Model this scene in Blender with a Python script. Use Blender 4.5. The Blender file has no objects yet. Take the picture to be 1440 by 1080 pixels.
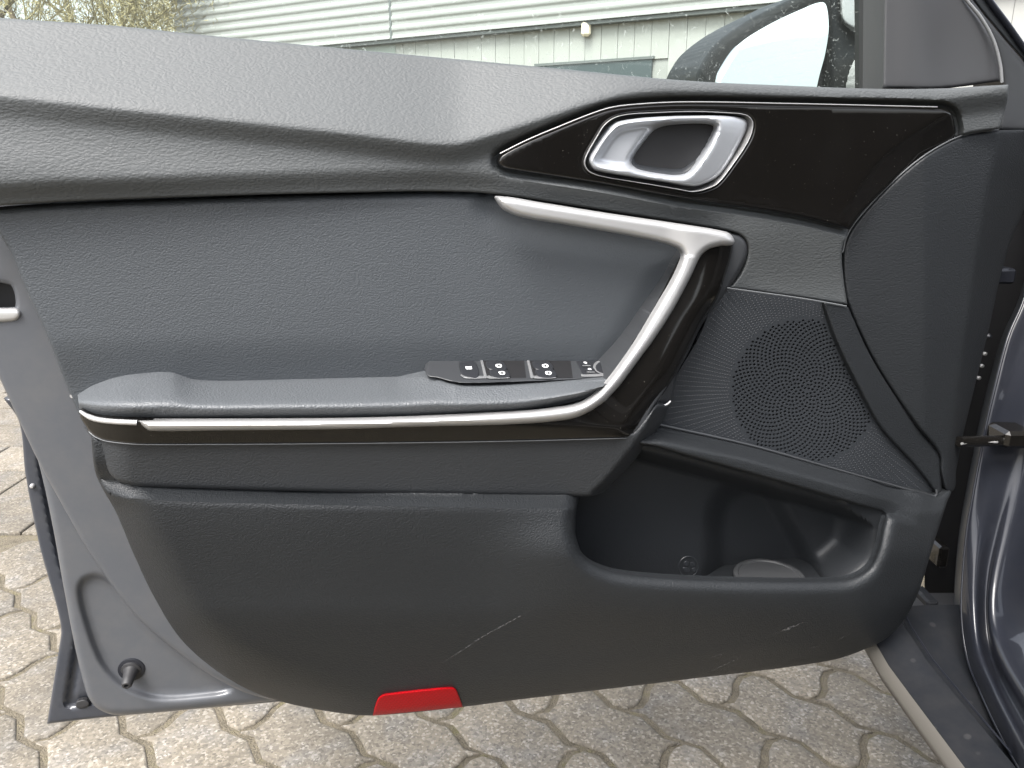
import bpy, math, random
import numpy as np
from mathutils import Vector
from mathutils.geometry import delaunay_2d_cdt
R = math.radians
rng = np.random.default_rng(7); random.seed(7)
sc = bpy.context.scene

# ------------------------------------------------------------------ camera, sky, sun, exposure
CAM_H = 0.87; PITCH = R(16.0); FOC = 1080.0
cam_d = bpy.data.cameras.new('camera'); cam = bpy.data.objects.new('camera', cam_d)
sc.collection.objects.link(cam); sc.camera = cam
cam.location = (0, 0, CAM_H); cam.rotation_euler = (math.pi/2 - PITCH, 0, 0)
cam_d.sensor_width = 36; cam_d.lens = 36*FOC/1440; cam_d.clip_start = 0.02; cam_d.clip_end = 600

SUN_EL, SUN_AZ = 58.0, -145.0          # azimuth measured from +Y (view direction), clockwise seen from above
w = bpy.data.worlds.new('World'); sc.world = w; w.use_nodes = True
nt = w.node_tree; bg = nt.nodes['Background']
sky = nt.nodes.new('ShaderNodeTexSky'); sky.sky_type = 'NISHITA'; sky.sun_disc = False
sky.sun_elevation = R(SUN_EL); sky.sun_rotation = R(SUN_AZ)
sky.air_density = 1.0; sky.dust_density = 5.0; sky.ozone_density = 1.0
hs = nt.nodes.new('ShaderNodeHueSaturation'); hs.inputs['Saturation'].default_value = 0.33
nt.links.new(sky.outputs[0], hs.inputs['Color']); nt.links.new(hs.outputs[0], bg.inputs['Color'])
bg.inputs['Strength'].default_value = 0.15
sd = bpy.data.lights.new('sun', 'SUN'); sd.energy = 1.0; sd.angle = R(24); sd.color = (1, .965, .92)
so = bpy.data.objects.new('sun', sd); sc.collection.objects.link(so)
sv = Vector((math.sin(R(SUN_AZ))*math.cos(R(SUN_EL)), math.cos(R(SUN_AZ))*math.cos(R(SUN_EL)), math.sin(R(SUN_EL))))
so.rotation_euler = (-sv).to_track_quat('-Z', 'Y').to_euler(); so.location = sv*10
vs = sc.view_settings; vs.view_transform = 'Standard'; vs.look = 'None'; vs.gamma = 1; vs.use_curve_mapping = False
vs.exposure = 1.95
sc.cycles.max_bounces = 5; sc.cycles.diffuse_bounces = 2; sc.cycles.glossy_bounces = 3; sc.cycles.transmission_bounces = 4; sc.cycles.transparent_max_bounces = 6; sc.cycles.caustics_reflective = False

# ------------------------------------------------------------------ geometry of the view and of the door plane
C0 = np.array([0, 0, CAM_H])
FW = np.array([0, math.cos(PITCH), -math.sin(PITCH)]); UP = np.array([0, math.sin(PITCH), math.cos(PITCH)]); RT = np.array([1., 0, 0])
def rays(x, y):
    x = np.asarray(x, float); y = np.asarray(y, float)
    return FW + ((x-720)/FOC)[..., None]*RT - ((y-540)/FOC)[..., None]*UP
YAW = R(12.0); DN = np.array([math.sin(YAW), -math.cos(YAW), 0.0]); DO = np.array([0, 0.74, CAM_H])
DU = np.array([math.cos(YAW), math.sin(YAW), 0.0])
def P(x, y, w=0.0):                      # a point of the door, w metres inboard of the door's inner sheet
    D = rays(x, y); t = ((DO-C0) @ DN + np.asarray(w, float))/(D @ DN)
    return C0 + D*t[..., None]
def PF(x, y, f):                         # a point at forward distance f
    D = rays(x, y); return C0 + D*(np.asarray(f, float)/D[..., 1])[..., None]
def PZ(x, y, z):                         # a point at height z
    D = rays(x, y); return C0 + D*((z-CAM_H)/D[..., 2])[..., None]

def sst(a, b, x):
    t = np.clip((np.asarray(x, float)-a)/(b-a), 0, 1); return t*t*(3-2*t)
def yc(pts, sm=20):                      # smooth y(x)
    p = np.array(pts, float); xs = np.arange(p[0, 0]-100, p[-1, 0]+100, 2.0); ys = np.interp(xs, p[:, 0], p[:, 1])
    # linear extrapolation
    s0 = (p[1, 1]-p[0, 1])/(p[1, 0]-p[0, 0]); s1 = (p[-1, 1]-p[-2, 1])/(p[-1, 0]-p[-2, 0])
    ys = np.where(xs < p[0, 0], p[0, 1]+s0*(xs-p[0, 0]), ys); ys = np.where(xs > p[-1, 0], p[-1, 1]+s1*(xs-p[-1, 0]), ys)
    if sm:
        n = int(1.5*sm)+1; k = np.exp(-.5*(np.arange(-n, n+1)*2.0/sm)**2); k /= k.sum()
        ys = np.convolve(np.pad(ys, n, mode='reflect', reflect_type='odd'), k, 'valid')
    return lambda x: np.interp(x, xs, ys)
def crom(pts, step, closed):
    """Catmull-Rom through pts; a point with a third element is a sharp corner."""
    q = [np.array(p[:2], float) for p in pts]; cor = [len(p) > 2 for p in pts]; n = len(q); out = []
    for i in range(n if closed else n-1):
        a, b = q[i], q[(i+1) % n]
        p0 = q[i-1] if (i > 0 or closed) and not cor[i] else a-(b-a)
        j = (i+2) % n
        p3 = q[j] if (i+2 < n or closed) and not cor[(i+1) % n] else b+(b-a)
        L = np.linalg.norm(b-a); m = max(1, int(round(L/step)))
        # tangents limited by chord length (no overshoot on uneven spacing)
        t0 = (b-p0); t0 = t0/max(np.linalg.norm(t0), 1e-9)*L
        t1 = (p3-a); t1 = t1/max(np.linalg.norm(t1), 1e-9)*L
        for k in range(m):
            t = k/m; h = (2*t**3-3*t**2+1, t**3-2*t**2+t, -2*t**3+3*t**2, t**3-t**2)
            out.append(h[0]*a+h[1]*t0+h[2]*b+h[3]*t1)
    if not closed: out.append(q[-1])
    return np.array(out)
_SC = {}
def simp(B, tol=.12):
    """drop nearly collinear points of a polyline (keeps the distance and inside tests cheap)"""
    B = np.asarray(B, float); n = len(B)
    if n < 12: return B
    key = B.tobytes()
    if key in _SC: return _SC[key]
    keep = [0]; i = 0
    while i < n-1:
        j = min(i+16, n-1)
        while j > i+1:
            a, b = B[i], B[j]; e = b-a; L = math.hypot(*e)+1e-9; d = np.abs(e[0]*(B[i+1:j, 1]-a[1])-e[1]*(B[i+1:j, 0]-a[0]))/L
            if d.max() < tol: break
            j -= 1
        keep.append(j); i = j
    _SC[key] = B[keep]; _SC[_SC[key].tobytes()] = _SC[key]
    return _SC[key]
def inpoly(x, y, B):
    B = simp(B)
    r = np.zeros(len(x), bool); xj, yj = B[-1]
    for xi, yi in B:
        c = ((yi > y) != (yj > y))
        if yi != yj: r ^= c & (x < (xj-xi)*(y-yi)/(yj-yi)+xi)
        xj, yj = xi, yi
    return r
def distto(x, y, B, closed=True):
    B = simp(B); A = B; Bn = np.roll(B, -1, 0)
    if not closed: A = B[:-1]; Bn = B[1:]
    d = np.full(len(x), 1e9)
    for (ax, ay), (bx, by) in zip(A, Bn):
        ex, ey = bx-ax, by-ay; L = ex*ex+ey*ey+1e-12
        u = x-ax; v = y-ay; t = (u*ex+v*ey)/L; np.maximum(t, 0, out=t); np.minimum(t, 1, out=t)
        u -= t*ex; v -= t*ey; u *= u; v *= v; u += v; np.minimum(d, u, out=d)
    return np.sqrt(d)
def sdf(B, closed=True):                 # signed distance, positive inside
    B = simp(np.asarray(B, float))
    def f(x, y):
        sh = np.shape(x); x = np.ravel(x); y = np.ravel(y)
        return (distto(x, y, B)*np.where(inpoly(x, y, B), 1, -1)).reshape(sh)
    return f

# ------------------------------------------------------------------ objects
COL = sc.collection
def empty(name, loc, label=None, cat=None, group=None):
    o = bpy.data.objects.new(name, None); COL.objects.link(o); o.location = loc; o.empty_display_size = .05
    tag(o, label, cat, group); return o
def tag(o, label=None, cat=None, group=None, kind=None):
    if label: o['label'] = label
    if cat: o['category'] = cat
    if group: o['group'] = group
    if kind: o['kind'] = kind
    return o
def root_of(p):
    v = Vector((0, 0, 0))
    while p is not None: v = v + p.location; p = p.parent
    return v
def mk(name, V, F, mat, parent=None, smooth=True, sharp=50, label=None):
    V = np.asarray(V, float); off = root_of(parent)
    me = bpy.data.meshes.new(name); me.from_pydata((V-np.array(off)).tolist(), [], [tuple(int(i) for i in f) for f in F])
    me.materials.append(mat); me.validate()
    if smooth:
        me.shade_smooth()
        if sharp: me.set_sharp_from_angle(angle=R(sharp))
    o = bpy.data.objects.new(name, me); COL.objects.link(o); o.parent = parent
    if label: o['label'] = label
    return o
def fl(f, x0, x1, step=5.0):
    xs = np.arange(x0, x1, step); return np.stack([xs, f(xs)], 1)
def plate(name, outline, wf, mat, parent, s=7.0, r=5.0, drop=.003, skirt=.01, holes=(), sb=None, raw=False, sharp=50, label=None, hole_round=True, hskirt=None, jit=.04, lines=()):
    sb = sb or max(1.2, min(s, 4.0))
    B = np.asarray(outline, float) if raw else crom(outline, sb, True)
    if ((B[:, 0]*np.roll(B[:, 1], -1)-np.roll(B[:, 0], -1)*B[:, 1]).sum()) < 0: B = B[::-1]
    H = [np.asarray(h, float) for h in holes]
    loops = [B]+H
    pts = [B]+H
    x0, y0 = B.min(0); x1, y1 = B.max(0)
    gx, gy = np.meshgrid(np.arange(x0, x1, s), np.arange(y0, y1, s*.866)); gx = gx+(np.arange(gx.shape[0]) % 2)[:, None]*s*.5
    g = np.stack([gx.ravel(), gy.ravel()], 1); g = g+rng.uniform(-jit*s, jit*s, g.shape)
    cand = []
    if r > 0:
        for lp in ([B]+(H if hole_round else [])):
            tn = np.roll(lp, -1, 0)-np.roll(lp, 1, 0); tn /= np.linalg.norm(tn, axis=1)[:, None]+1e-9
            nm = np.stack([-tn[:, 1], tn[:, 0]], 1)
            for q in (.06, .2, .42, .7, 1.0):
                for sg in (1, -1):
                    c = lp+nm*r*q*sg
                    dd = distto(c[:, 0], c[:, 1], lp); c = c[dd > r*q*.97-.14]; cand.append(c)
        cand = np.concatenate(cand)
        if len(cand):
            k = inpoly(cand[:, 0], cand[:, 1], B)
            for h in (H if hole_round else []): k &= ~inpoly(cand[:, 0], cand[:, 1], h)
            cand = cand[k]
    feat = []
    for ln, offs in lines:
        ln = np.asarray(ln, float); tn = np.gradient(ln, axis=0); tn /= np.linalg.norm(tn, axis=1)[:, None]+1e-9; nm = np.stack([-tn[:, 1], tn[:, 0]], 1)
        lf = np.concatenate([ln+nm*o_ for o_ in offs]); dl = distto(g[:, 0], g[:, 1], ln, False)
        g = g[dl > max(abs(min(offs)), abs(max(offs)))+s*.45]
        lf = lf[inpoly(lf[:, 0], lf[:, 1], B)]; dd = distto(lf[:, 0], lf[:, 1], B)
        for h in H:
            if hole_round: dd = np.minimum(dd, distto(lf[:, 0], lf[:, 1], h)); dd[inpoly(lf[:, 0], lf[:, 1], h)] = -1
        for f_ in feat:
            if len(f_) and len(lf):
                q_ = np.sqrt(((lf[:, None, :]-f_[None, :, :])**2).sum(2)).min(1); lf = lf[q_ > 1.2]; dd = dd[q_ > 1.2]
        feat.append(lf[dd > (r+1.2 if r > 0 else 1.2)])
    k = inpoly(g[:, 0], g[:, 1], B); g = g[k]
    dmin = distto(g[:, 0], g[:, 1], B)
    if hole_round:
        for h in H:
            dmin = np.minimum(dmin, distto(g[:, 0], g[:, 1], h)); kk = ~inpoly(g[:, 0], g[:, 1], h); g = g[kk]; dmin = dmin[kk]
    g = g[dmin > (r*1.0+s*.45 if r > 0 else s*.5)]
    pts = np.concatenate(pts+([cand] if r > 0 and len(cand) else [])+feat+[g])
    edges = []; n0 = 0
    for lp in loops:
        m = len(lp); edges += [(n0+i, n0+(i+1) % m) for i in range(m)]; n0 += m
    vo, eo, fo, ov, oe, of = delaunay_2d_cdt([Vector((p[0], -p[1])) for p in pts], edges, [], 0, 1e-4, True)
    V2 = np.array([(v[0], -v[1]) for v in vo]); F = np.array([f for f in fo if len(f) == 3])
    cen = V2[F].mean(1); k = inpoly(cen[:, 0], cen[:, 1], B)
    if H:
        hk = np.zeros(len(cen), bool)
        for h in H:
            bb0 = h.min(0); bb1 = h.max(0)
            i = np.where((cen[:, 0] > bb0[0]) & (cen[:, 0] < bb1[0]) & (cen[:, 1] > bb0[1]) & (cen[:, 1] < bb1[1]))[0]
            if len(i): hk[i] |= inpoly(cen[i, 0], cen[i, 1], h)
        k &= ~hk
    F = F[k]
    W = np.asarray(wf(V2[:, 0], V2[:, 1]), float)*np.ones(len(V2))
    if r > 0 and drop:
        d = distto(V2[:, 0], V2[:, 1], B)
        if hole_round:
            for h in H: d = np.minimum(d, distto(V2[:, 0], V2[:, 1], h))
        t = np.clip(d/r, 0, 1); W = W-drop*(1-np.sqrt(np.clip(1-(1-t)**2, 0, 1)))
    V = P(V2[:, 0], V2[:, 1], W)
    # skirts: boundary edges of the kept triangles
    if skirt:
        cnt = {}
        for a, b, c in F.tolist():
            for e in ((a, b), (b, c), (c, a)):
                kx = (min(e), max(e)); cnt[kx] = None if kx in cnt else e
        be = [e for e in cnt.values() if e is not None]
        ids = sorted({i for e in be for i in e}); mp = {i: len(V)+j for j, i in enumerate(ids)}
        sk = skirt
        if hskirt is not None and H:
            onB = distto(V2[ids, 0], V2[ids, 1], B) < .05
            sk = np.where(onB, skirt, hskirt)[:, None]
        V = np.concatenate([V, V[ids]-DN*sk])
        F = F.tolist()+[(e[1], e[0], mp[e[0]], mp[e[1]]) for e in be]
    return mk(name, V, F, mat, parent, sharp=sharp, label=label)
def tube(name, pts, rad, mat, parent=None, seg=8, cap=True):
    p = np.asarray(pts, float); n = len(p); rad = np.ones(n)*rad
    V = []; F = []; t = np.gradient(p, axis=0); t /= np.linalg.norm(t, axis=1)[:, None]+1e-12
    u = np.cross(t[0], [0.31, .2, .93]); u /= np.linalg.norm(u)
    for i in range(n):
        u = u-t[i]*(u@t[i]); u /= np.linalg.norm(u); v = np.cross(t[i], u)
        for k in range(seg):
            a = 2*math.pi*k/seg; V.append(p[i]+rad[i]*(math.cos(a)*u+math.sin(a)*v))
    for i in range(n-1):
        for k in range(seg):
            a = i*seg+k; b = i*seg+(k+1) % seg; F.append((a, b, b+seg, a+seg))
    if cap: F.append(tuple(range(seg))[::-1]); F.append(tuple((n-1)*seg+k for k in range(seg)))
    return mk(name, V, F, mat, parent)
def loft(name, rails, mat, parent=None, close=False, sharp=40, flip=False):
    R_ = [np.asarray(r, float) for r in rails]; m = len(R_[0]); V = np.concatenate(R_); F = []
    for i in range(len(R_)-1):
        for j in range(m-1):
            q = (i*m+j, i*m+j+1, (i+1)*m+j+1, (i+1)*m+j); F.append(q[::-1] if flip else q)
    return mk(name, V, F, mat, parent, sharp=sharp)
def lathe(name, base, axis, prof, mat, parent=None, seg=24, sharp=40):
    axis = np.asarray(axis, float); axis /= np.linalg.norm(axis); u = np.cross(axis, [0.1, .2, 1]); u /= np.linalg.norm(u); v = np.cross(axis, u)
    V = []; F = []
    for h, r_ in prof:
        for k in range(seg):
            a = 2*math.pi*k/seg; V.append(np.asarray(base)+axis*h+r_*(math.cos(a)*u+math.sin(a)*v))
    for i in range(len(prof)-1):
        for k in range(seg):
            a = i*seg+k; b = i*seg+(k+1) % seg; F.append((a, b, b+seg, a+seg))
    F.append(tuple(range(seg))[::-1]); F.append(tuple((len(prof)-1)*seg+k for k in range(seg)))
    return mk(name, V, F, mat, parent, sharp=sharp)
def boxm(name, lo, hi, mat, parent=None, bev=.01, M=None):
    """box with chamfered edges (all coordinates in the parent's world frame)"""
    lo = np.array(lo, float); hi = np.array(hi, float); c = (lo+hi)/2; h = (hi-lo)/2; b = min(bev, h.min()*.8)
    V = []; 
    import itertools
    idx = {}
    for sx, sy, sz in itertools.product((-1, 1), repeat=3):
        for ax in range(3):
            s_ = np.array([sx, sy, sz], float)*(h-b); s_[ax] = (sx, sy, sz)[ax]*h[ax]
            idx[(sx, sy, sz, ax)] = len(V); V.append(c+s_)
    F = []
    for ax in range(3):
        o1, o2 = [a for a in range(3) if a != ax]
        for sg in (-1, 1):
            q = []
            for a, bq in ((-1, -1), (1, -1), (1, 1), (-1, 1)):
                s_ = [0, 0, 0]; s_[ax] = sg; s_[o1] = a; s_[o2] = bq; q.append(idx[(*s_, ax)])
            F.append(q)
    for ax in range(3):
        o1, o2 = [a for a in range(3) if a != ax]
        for a in (-1, 1):
            for bq in (-1, 1):
                s0 = [0, 0, 0]; s0[o1] = a; s0[o2] = bq; s1 = list(s0); s0[ax] = -1; s1[ax] = 1
                F.append((idx[(*s0, o1)], idx[(*s1, o1)], idx[(*s1, o2)], idx[(*s0, o2)]))
    for sx, sy, sz in itertools.product((-1, 1), repeat=3): F.append(tuple(idx[(sx, sy, sz, a)] for a in range(3)))
    V = np.array(V)
    if M is not None: V = M(V)
    o = mk(name, V, F, mat, parent, smooth=False)
    import bmesh
    bm = bmesh.new(); bm.from_mesh(o.data); bmesh.ops.recalc_face_normals(bm, faces=bm.faces); bm.to_mesh(o.data); bm.free()
    return o

# ------------------------------------------------------------------ materials
def newmat(name):
    m = bpy.data.materials.new(name); m.use_nodes = True; n = m.node_tree
    return m, n, n.nodes['Principled BSDF']
def simple(name, col, rough=.5, metal=0, spec=.5, coat=0, coat_r=.03, ior=None):
    m, n, b = newmat(name); b.inputs['Base Color'].default_value = (*col, 1); b.inputs['Roughness'].default_value = rough
    b.inputs['Metallic'].default_value = metal; b.inputs['Specular IOR Level'].default_value = spec
    b.inputs['Coat Weight'].default_value = coat; b.inputs['Coat Roughness'].default_value = coat_r
    return m
def nd(n, t, **kw):
    x = n.nodes.new(t)
    for k, v in kw.items():
        if hasattr(x, k): setattr(x, k, v)
        else: x.inputs[k].default_value = v
    return x
def grain(name, col, rough=.5, scale=420, strength=.5, dist=.0006, stretch=(.6, .6, 1.0), spec=.5, var=.10, fine=False):
    """moulded leather-like grain: voronoi cells plus fine noise as bump, a little colour and gloss mottling"""
    m, n, b = newmat(name); L = n.links.new
    tc = nd(n, 'ShaderNodeTexCoord'); mp = nd(n, 'ShaderNodeMapping'); mp.inputs['Scale'].default_value = stretch
    L(tc.outputs['Object'], mp.inputs['Vector'])
    nz = nd(n, 'ShaderNodeTexNoise'); nz.inputs['Scale'].default_value = scale*.35; nz.inputs['Detail'].default_value = 0
    L(mp.outputs[0], nz.inputs['Vector'])
    mixv = nd(n, 'ShaderNodeVectorMath', operation='SCALE'); L(nz.outputs['Color'], mixv.inputs[0]); mixv.inputs['Scale'].default_value = 1.6/scale
    add = nd(n, 'ShaderNodeVectorMath', operation='ADD'); L(mp.outputs[0], add.inputs[0]); L(mixv.outputs[0], add.inputs[1])
    vo = nd(n, 'ShaderNodeTexVoronoi', feature='F1'); vo.inputs['Scale'].default_value = scale
    L(add.outputs[0], vo.inputs['Vector'])
    n2 = nd(n, 'ShaderNodeTexNoise'); n2.inputs['Scale'].default_value = scale*2.2; n2.inputs['Detail'].default_value = 1
    L(mp.outputs[0], n2.inputs['Vector'])
    ma = nd(n, 'ShaderNodeMath', operation='MULTIPLY_ADD'); L(n2.outputs['Fac'], ma.inputs[0]); ma.inputs[1].default_value = -.28; 
    inv = nd(n, 'ShaderNodeMath', operation='MULTIPLY'); L(vo.outputs['Distance'], inv.inputs[0]); inv.inputs[1].default_value = -1.0
    L(inv.outputs[0], ma.inputs[2])
    bp = nd(n, 'ShaderNodeBump'); bp.inputs['Strength'].default_value = strength; bp.inputs['Distance'].default_value = dist
    L(ma.outputs[0], bp.inputs['Height']); L(bp.outputs[0], b.inputs['Normal'])
    n3 = nd(n, 'ShaderNodeTexNoise'); n3.inputs['Scale'].default_value = 9; n3.inputs['Detail'].default_value = 5; L(tc.outputs['Object'], n3.inputs['Vector'])
    cr = nd(n, 'ShaderNodeMixRGB'); cr.inputs['Color1'].default_value = (*[c*(1-var) for c in col], 1); cr.inputs['Color2'].default_value = (*[min(1, c*(1+var)) for c in col], 1)
    L(n3.outputs['Fac'], cr.inputs['Fac']); L(cr.outputs[0], b.inputs['Base Color'])
    mr = nd(n, 'ShaderNodeMapRange'); mr.inputs['To Min'].default_value = rough-.05; mr.inputs['To Max'].default_value = rough+.06
    L(n3.outputs['Fac'], mr.inputs['Value']); L(mr.outputs[0], b.inputs['Roughness'])
    b.inputs['Specular IOR Level'].default_value = spec
    return m
M = {}
M['upper'] = grain('upper_soft_trim', (.058, .0625, .0645), .58, 560, .50, .0006, (.55, .55, 1.0))
M['insert'] = grain('insert_leatherette', (.040, .0455, .0515), .54, 720, .55, .0005, (.75, .75, 1.0))
M['pad'] = grain('armrest_leatherette', (.070, .076, .082), .46, 640, .6, .0006, (.8, .8, 1.0))
M['lower'] = grain('lower_hard_trim', (.0142, .0159, .0178), .48, 720, .6, .0006, (.8, .8, 1.0), .33)
M['front'] = grain('front_hard_trim', (.0135, .0152, .0172), .52, 700, .6, .0005, (.6, .6, 1.0), .33)
M['box'] = grain('armrest_box_trim', (.027, .0292, .032), .48, 640, .55, .0005, (.7, .7, 1.0), .35)
M['plastic'] = simple('dark_plastic', (.022, .0245, .028), .42)
M['satin'] = simple('satin_dark_plastic', (.032, .034, .037), .40)
M['pocket'] = grain('pocket_plastic', (.0165, .0182, .0205), .46, 620, .4, .0004, (.8, .8, 1.0), .33)
M['mat'] = simple('grey_rubber', (.040, .042, .045), .6)
M['black'] = simple('deep_black', (.006, .006, .007), .6)
M['rubber'] = simple('rubber', (.022, .022, .024), .55)
def mat_gloss():
    m, n, b = newmat('piano_black'); L = n.links.new
    b.inputs['Base Color'].default_value = (.006, .0055, .005, 1); b.inputs['Roughness'].default_value = .06
    tc = nd(n, 'ShaderNodeTexCoord'); v = nd(n, 'ShaderNodeTexNoise'); v.inputs['Scale'].default_value = 700; v.inputs['Detail'].default_value = 1
    L(tc.outputs['Object'], v.inputs['Vector'])
    r = nd(n, 'ShaderNodeValToRGB'); r.color_ramp.elements[0].position = .77; r.color_ramp.elements[1].position = .80
    L(v.outputs['Fac'], r.inputs['Fac'])
    mx = nd(n, 'ShaderNodeMixRGB'); mx.inputs['Color1'].default_value = (.006, .0055, .005, 1); mx.inputs['Color2'].default_value = (.10, .095, .08, 1)
    L(r.outputs[0], mx.inputs['Fac']); L(mx.outputs[0], b.inputs['Base Color'])
    n2 = nd(n, 'ShaderNodeTexNoise'); n2.inputs['Scale'].default_value = 14; n2.inputs['Detail'].default_value = 6; L(tc.outputs['Object'], n2.inputs['Vector'])
    mr = nd(n, 'ShaderNodeMapRange'); mr.inputs['From Min'].default_value = .4; mr.inputs['From Max'].default_value = .75; mr.inputs['To Min'].default_value = .035; mr.inputs['To Max'].default_value = .16
    L(n2.outputs['Fac'], mr.inputs['Value']); L(mr.outputs[0], b.inputs['Roughness'])
    return m
M['gloss'] = mat_gloss()
def mat_metal(name, col, rough):
    m, n, b = newmat(name); L = n.links.new
    b.inputs['Base Color'].default_value = (*col, 1); b.inputs['Metallic'].default_value = .55
    tc = nd(n, 'ShaderNodeTexCoord'); v = nd(n, 'ShaderNodeTexNoise'); v.inputs['Scale'].default_value = 60; v.inputs['Detail'].default_value = 4
    L(tc.outputs['Object'], v.inputs['Vector']); mr = nd(n, 'ShaderNodeMapRange'); mr.inputs['To Min'].default_value = rough-.04; mr.inputs['To Max'].default_value = rough+.06
    L(v.outputs['Fac'], mr.inputs['Value']); L(mr.outputs[0], b.inputs['Roughness'])
    return m
M['chrome'] = mat_metal('satin_chrome', (.45, .45, .45), .34)
M['silver'] = mat_metal('satin_silver', (.47, .49, .52), .36)
M['swsilver'] = mat_metal('switch_silver', (.26, .265, .27), .4)
M['silverline'] = mat_metal('silver_edge', (.45, .45, .45), .35)
def mat_paint(name, col, rough=.35, dust=.0, coat=.7, spec=.22):
    m, n, b = newmat(name); L = n.links.new
    b.inputs['Specular IOR Level'].default_value = spec; b.inputs['Metallic'].default_value = .1; b.inputs['Roughness'].default_value = rough
    b.inputs['Coat Weight'].default_value = coat; b.inputs['Coat Roughness'].default_value = .04
    tc = nd(n, 'ShaderNodeTexCoord'); v = nd(n, 'ShaderNodeTexNoise'); v.inputs['Scale'].default_value = 22; v.inputs['Detail'].default_value = 9; v.inputs['Roughness'].default_value = .7
    L(tc.outputs['Object'], v.inputs['Vector'])
    r = nd(n, 'ShaderNodeMapRange'); r.inputs['From Min'].default_value = .42; r.inputs['From Max'].default_value = .75; r.inputs['To Max'].default_value = dust
    L(v.outputs['Fac'], r.inputs['Value'])
    mx = nd(n, 'ShaderNodeMixRGB'); mx.inputs['Color1'].default_value = (*col, 1); mx.inputs['Color2'].default_value = (.22, .20, .17, 1)
    L(r.outputs[0], mx.inputs['Fac']); L(mx.outputs[0], b.inputs['Base Color'])
    rr = nd(n, 'ShaderNodeMapRange'); rr.inputs['To Min'].default_value = .03; rr.inputs['To Max'].default_value = .03+dust*.6; L(v.outputs['Fac'], rr.inputs['Value']); L(rr.outputs[0], b.inputs['Coat Roughness'])
    if spec < .1:
        vs_ = nd(n, 'ShaderNodeTexVoronoi'); vs_.inputs['Scale'].default_value = 38; L(tc.outputs['Object'], vs_.inputs['Vector'])
        rs_ = nd(n, 'ShaderNodeMapRange'); rs_.inputs['From Min'].default_value = .16; rs_.inputs['From Max'].default_value = .10; rs_.inputs['To Max'].default_value = .18; L(vs_.outputs['Distance'], rs_.inputs['Value'])
        ms_ = nd(n, 'ShaderNodeMath', operation='MULTIPLY'); L(rs_.outputs[0], ms_.inputs[0]); L(v.outputs['Fac'], ms_.inputs[1])
        m3 = nd(n, 'ShaderNodeMixRGB'); L(ms_.outputs[0], m3.inputs['Fac']); L(mx.outputs[0], m3.inputs['Color1']); m3.inputs['Color2'].default_value = (.16, .155, .15, 1); L(m3.outputs[0], b.inputs['Base Color'])
    bp = nd(n, 'ShaderNodeBump'); bp.inputs['Strength'].default_value = .06; bp.inputs['Distance'].default_value = .002
    v2 = nd(n, 'ShaderNodeTexNoise'); v2.inputs['Scale'].default_value = 45; L(tc.outputs['Object'], v2.inputs['Vector']); L(v2.outputs['Fac'], bp.inputs['Height']); L(bp.outputs[0], b.inputs['Normal']); L(bp.outputs[0], b.inputs['Coat Normal'])
    return m
M['paint'] = mat_paint('graphite_paint', (.0125, .0140, .0190), .42, .02, .55, .12)
M['paint_in'] = mat_paint('inner_panel_paint', (.078, .083, .093), .45, .12, .45)
M['paint_sill'] = mat_paint('sill_paint', (.0125, .0138, .0165), .5, .04, .05, .08)
def mat_red():
    m, n, b = newmat('red_reflector'); L = n.links.new
    tc = nd(n, 'ShaderNodeTexCoord'); ck = nd(n, 'ShaderNodeTexChecker'); ck.inputs['Scale'].default_value = 520
    ck.inputs['Color1'].default_value = (.34, .002, .006, 1); ck.inputs['Color2'].default_value = (.26, .001, .004, 1)
    L(tc.outputs['Object'], ck.inputs['Vector']); L(ck.outputs[0], b.inputs['Base Color']); b.inputs['Roughness'].default_value = .45
    b.inputs['Specular IOR Level'].default_value = .15
    vo = nd(n, 'ShaderNodeTexVoronoi', feature='F1', distance='CHEBYCHEV'); vo.inputs['Scale'].default_value = 480; vo.inputs['Randomness'].default_value = 0.0; L(tc.outputs['Object'], vo.inputs['Vector'])
    bp = nd(n, 'ShaderNodeBump'); bp.inputs['Strength'].default_value = .6; bp.inputs['Distance'].default_value = .0006; L(vo.outputs['Distance'], bp.inputs['Height']); L(bp.outputs[0], b.inputs['Normal'])
    return m
M['red'] = mat_red()
def mat_glass():
    m, n, b = newmat('window_glass'); L = n.links.new; n.nodes.remove(b)
    out = n.nodes['Material Output']
    tr = nd(n, 'ShaderNodeBsdfTransparent'); tr.inputs['Color'].default_value = (.86, .95, .90, 1)
    gl = nd(n, 'ShaderNodeBsdfGlossy'); gl.inputs['Roughness'].default_value = .01
    fr = nd(n, 'ShaderNodeFresnel'); fr.inputs['IOR'].default_value = 1.35
    mx = nd(n, 'ShaderNodeMixShader'); L(fr.outputs[0], mx.inputs[0]); L(tr.outputs[0], mx.inputs[1]); L(gl.outputs[0], mx.inputs[2])
    df = nd(n, 'ShaderNodeBsdfDiffuse'); df.inputs['Color'].default_value = (.75, .82, .78, 1)
    tc = nd(n, 'ShaderNodeTexCoord'); v = nd(n, 'ShaderNodeTexNoise'); v.inputs['Scale'].default_value = 130; v.inputs['Detail'].default_value = 5; v.inputs['Distortion'].default_value = 3.0
    L(tc.outputs['Object'], v.inputs['Vector'])
    r = nd(n, 'ShaderNodeValToRGB'); e = r.color_ramp.elements; e[0].position = .60; e[0].color = (.014, .014, .014, 1); e[1].position = .74; e[1].color = (.30, .30, .30, 1)
    L(v.outputs['Fac'], r.inputs['Fac'])
    m2 = nd(n, 'ShaderNodeMixShader'); L(r.outputs[0], m2.inputs[0]); L(mx.outputs[0], m2.inputs[1]); L(df.outputs[0], m2.inputs[2])
    L(m2.outputs[0], out.inputs['Surface'])
    return m
M['glass'] = mat_glass()
M['mirror'] = simple('mirror_lens', (.56, .59, .585), .015, 1)
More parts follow.
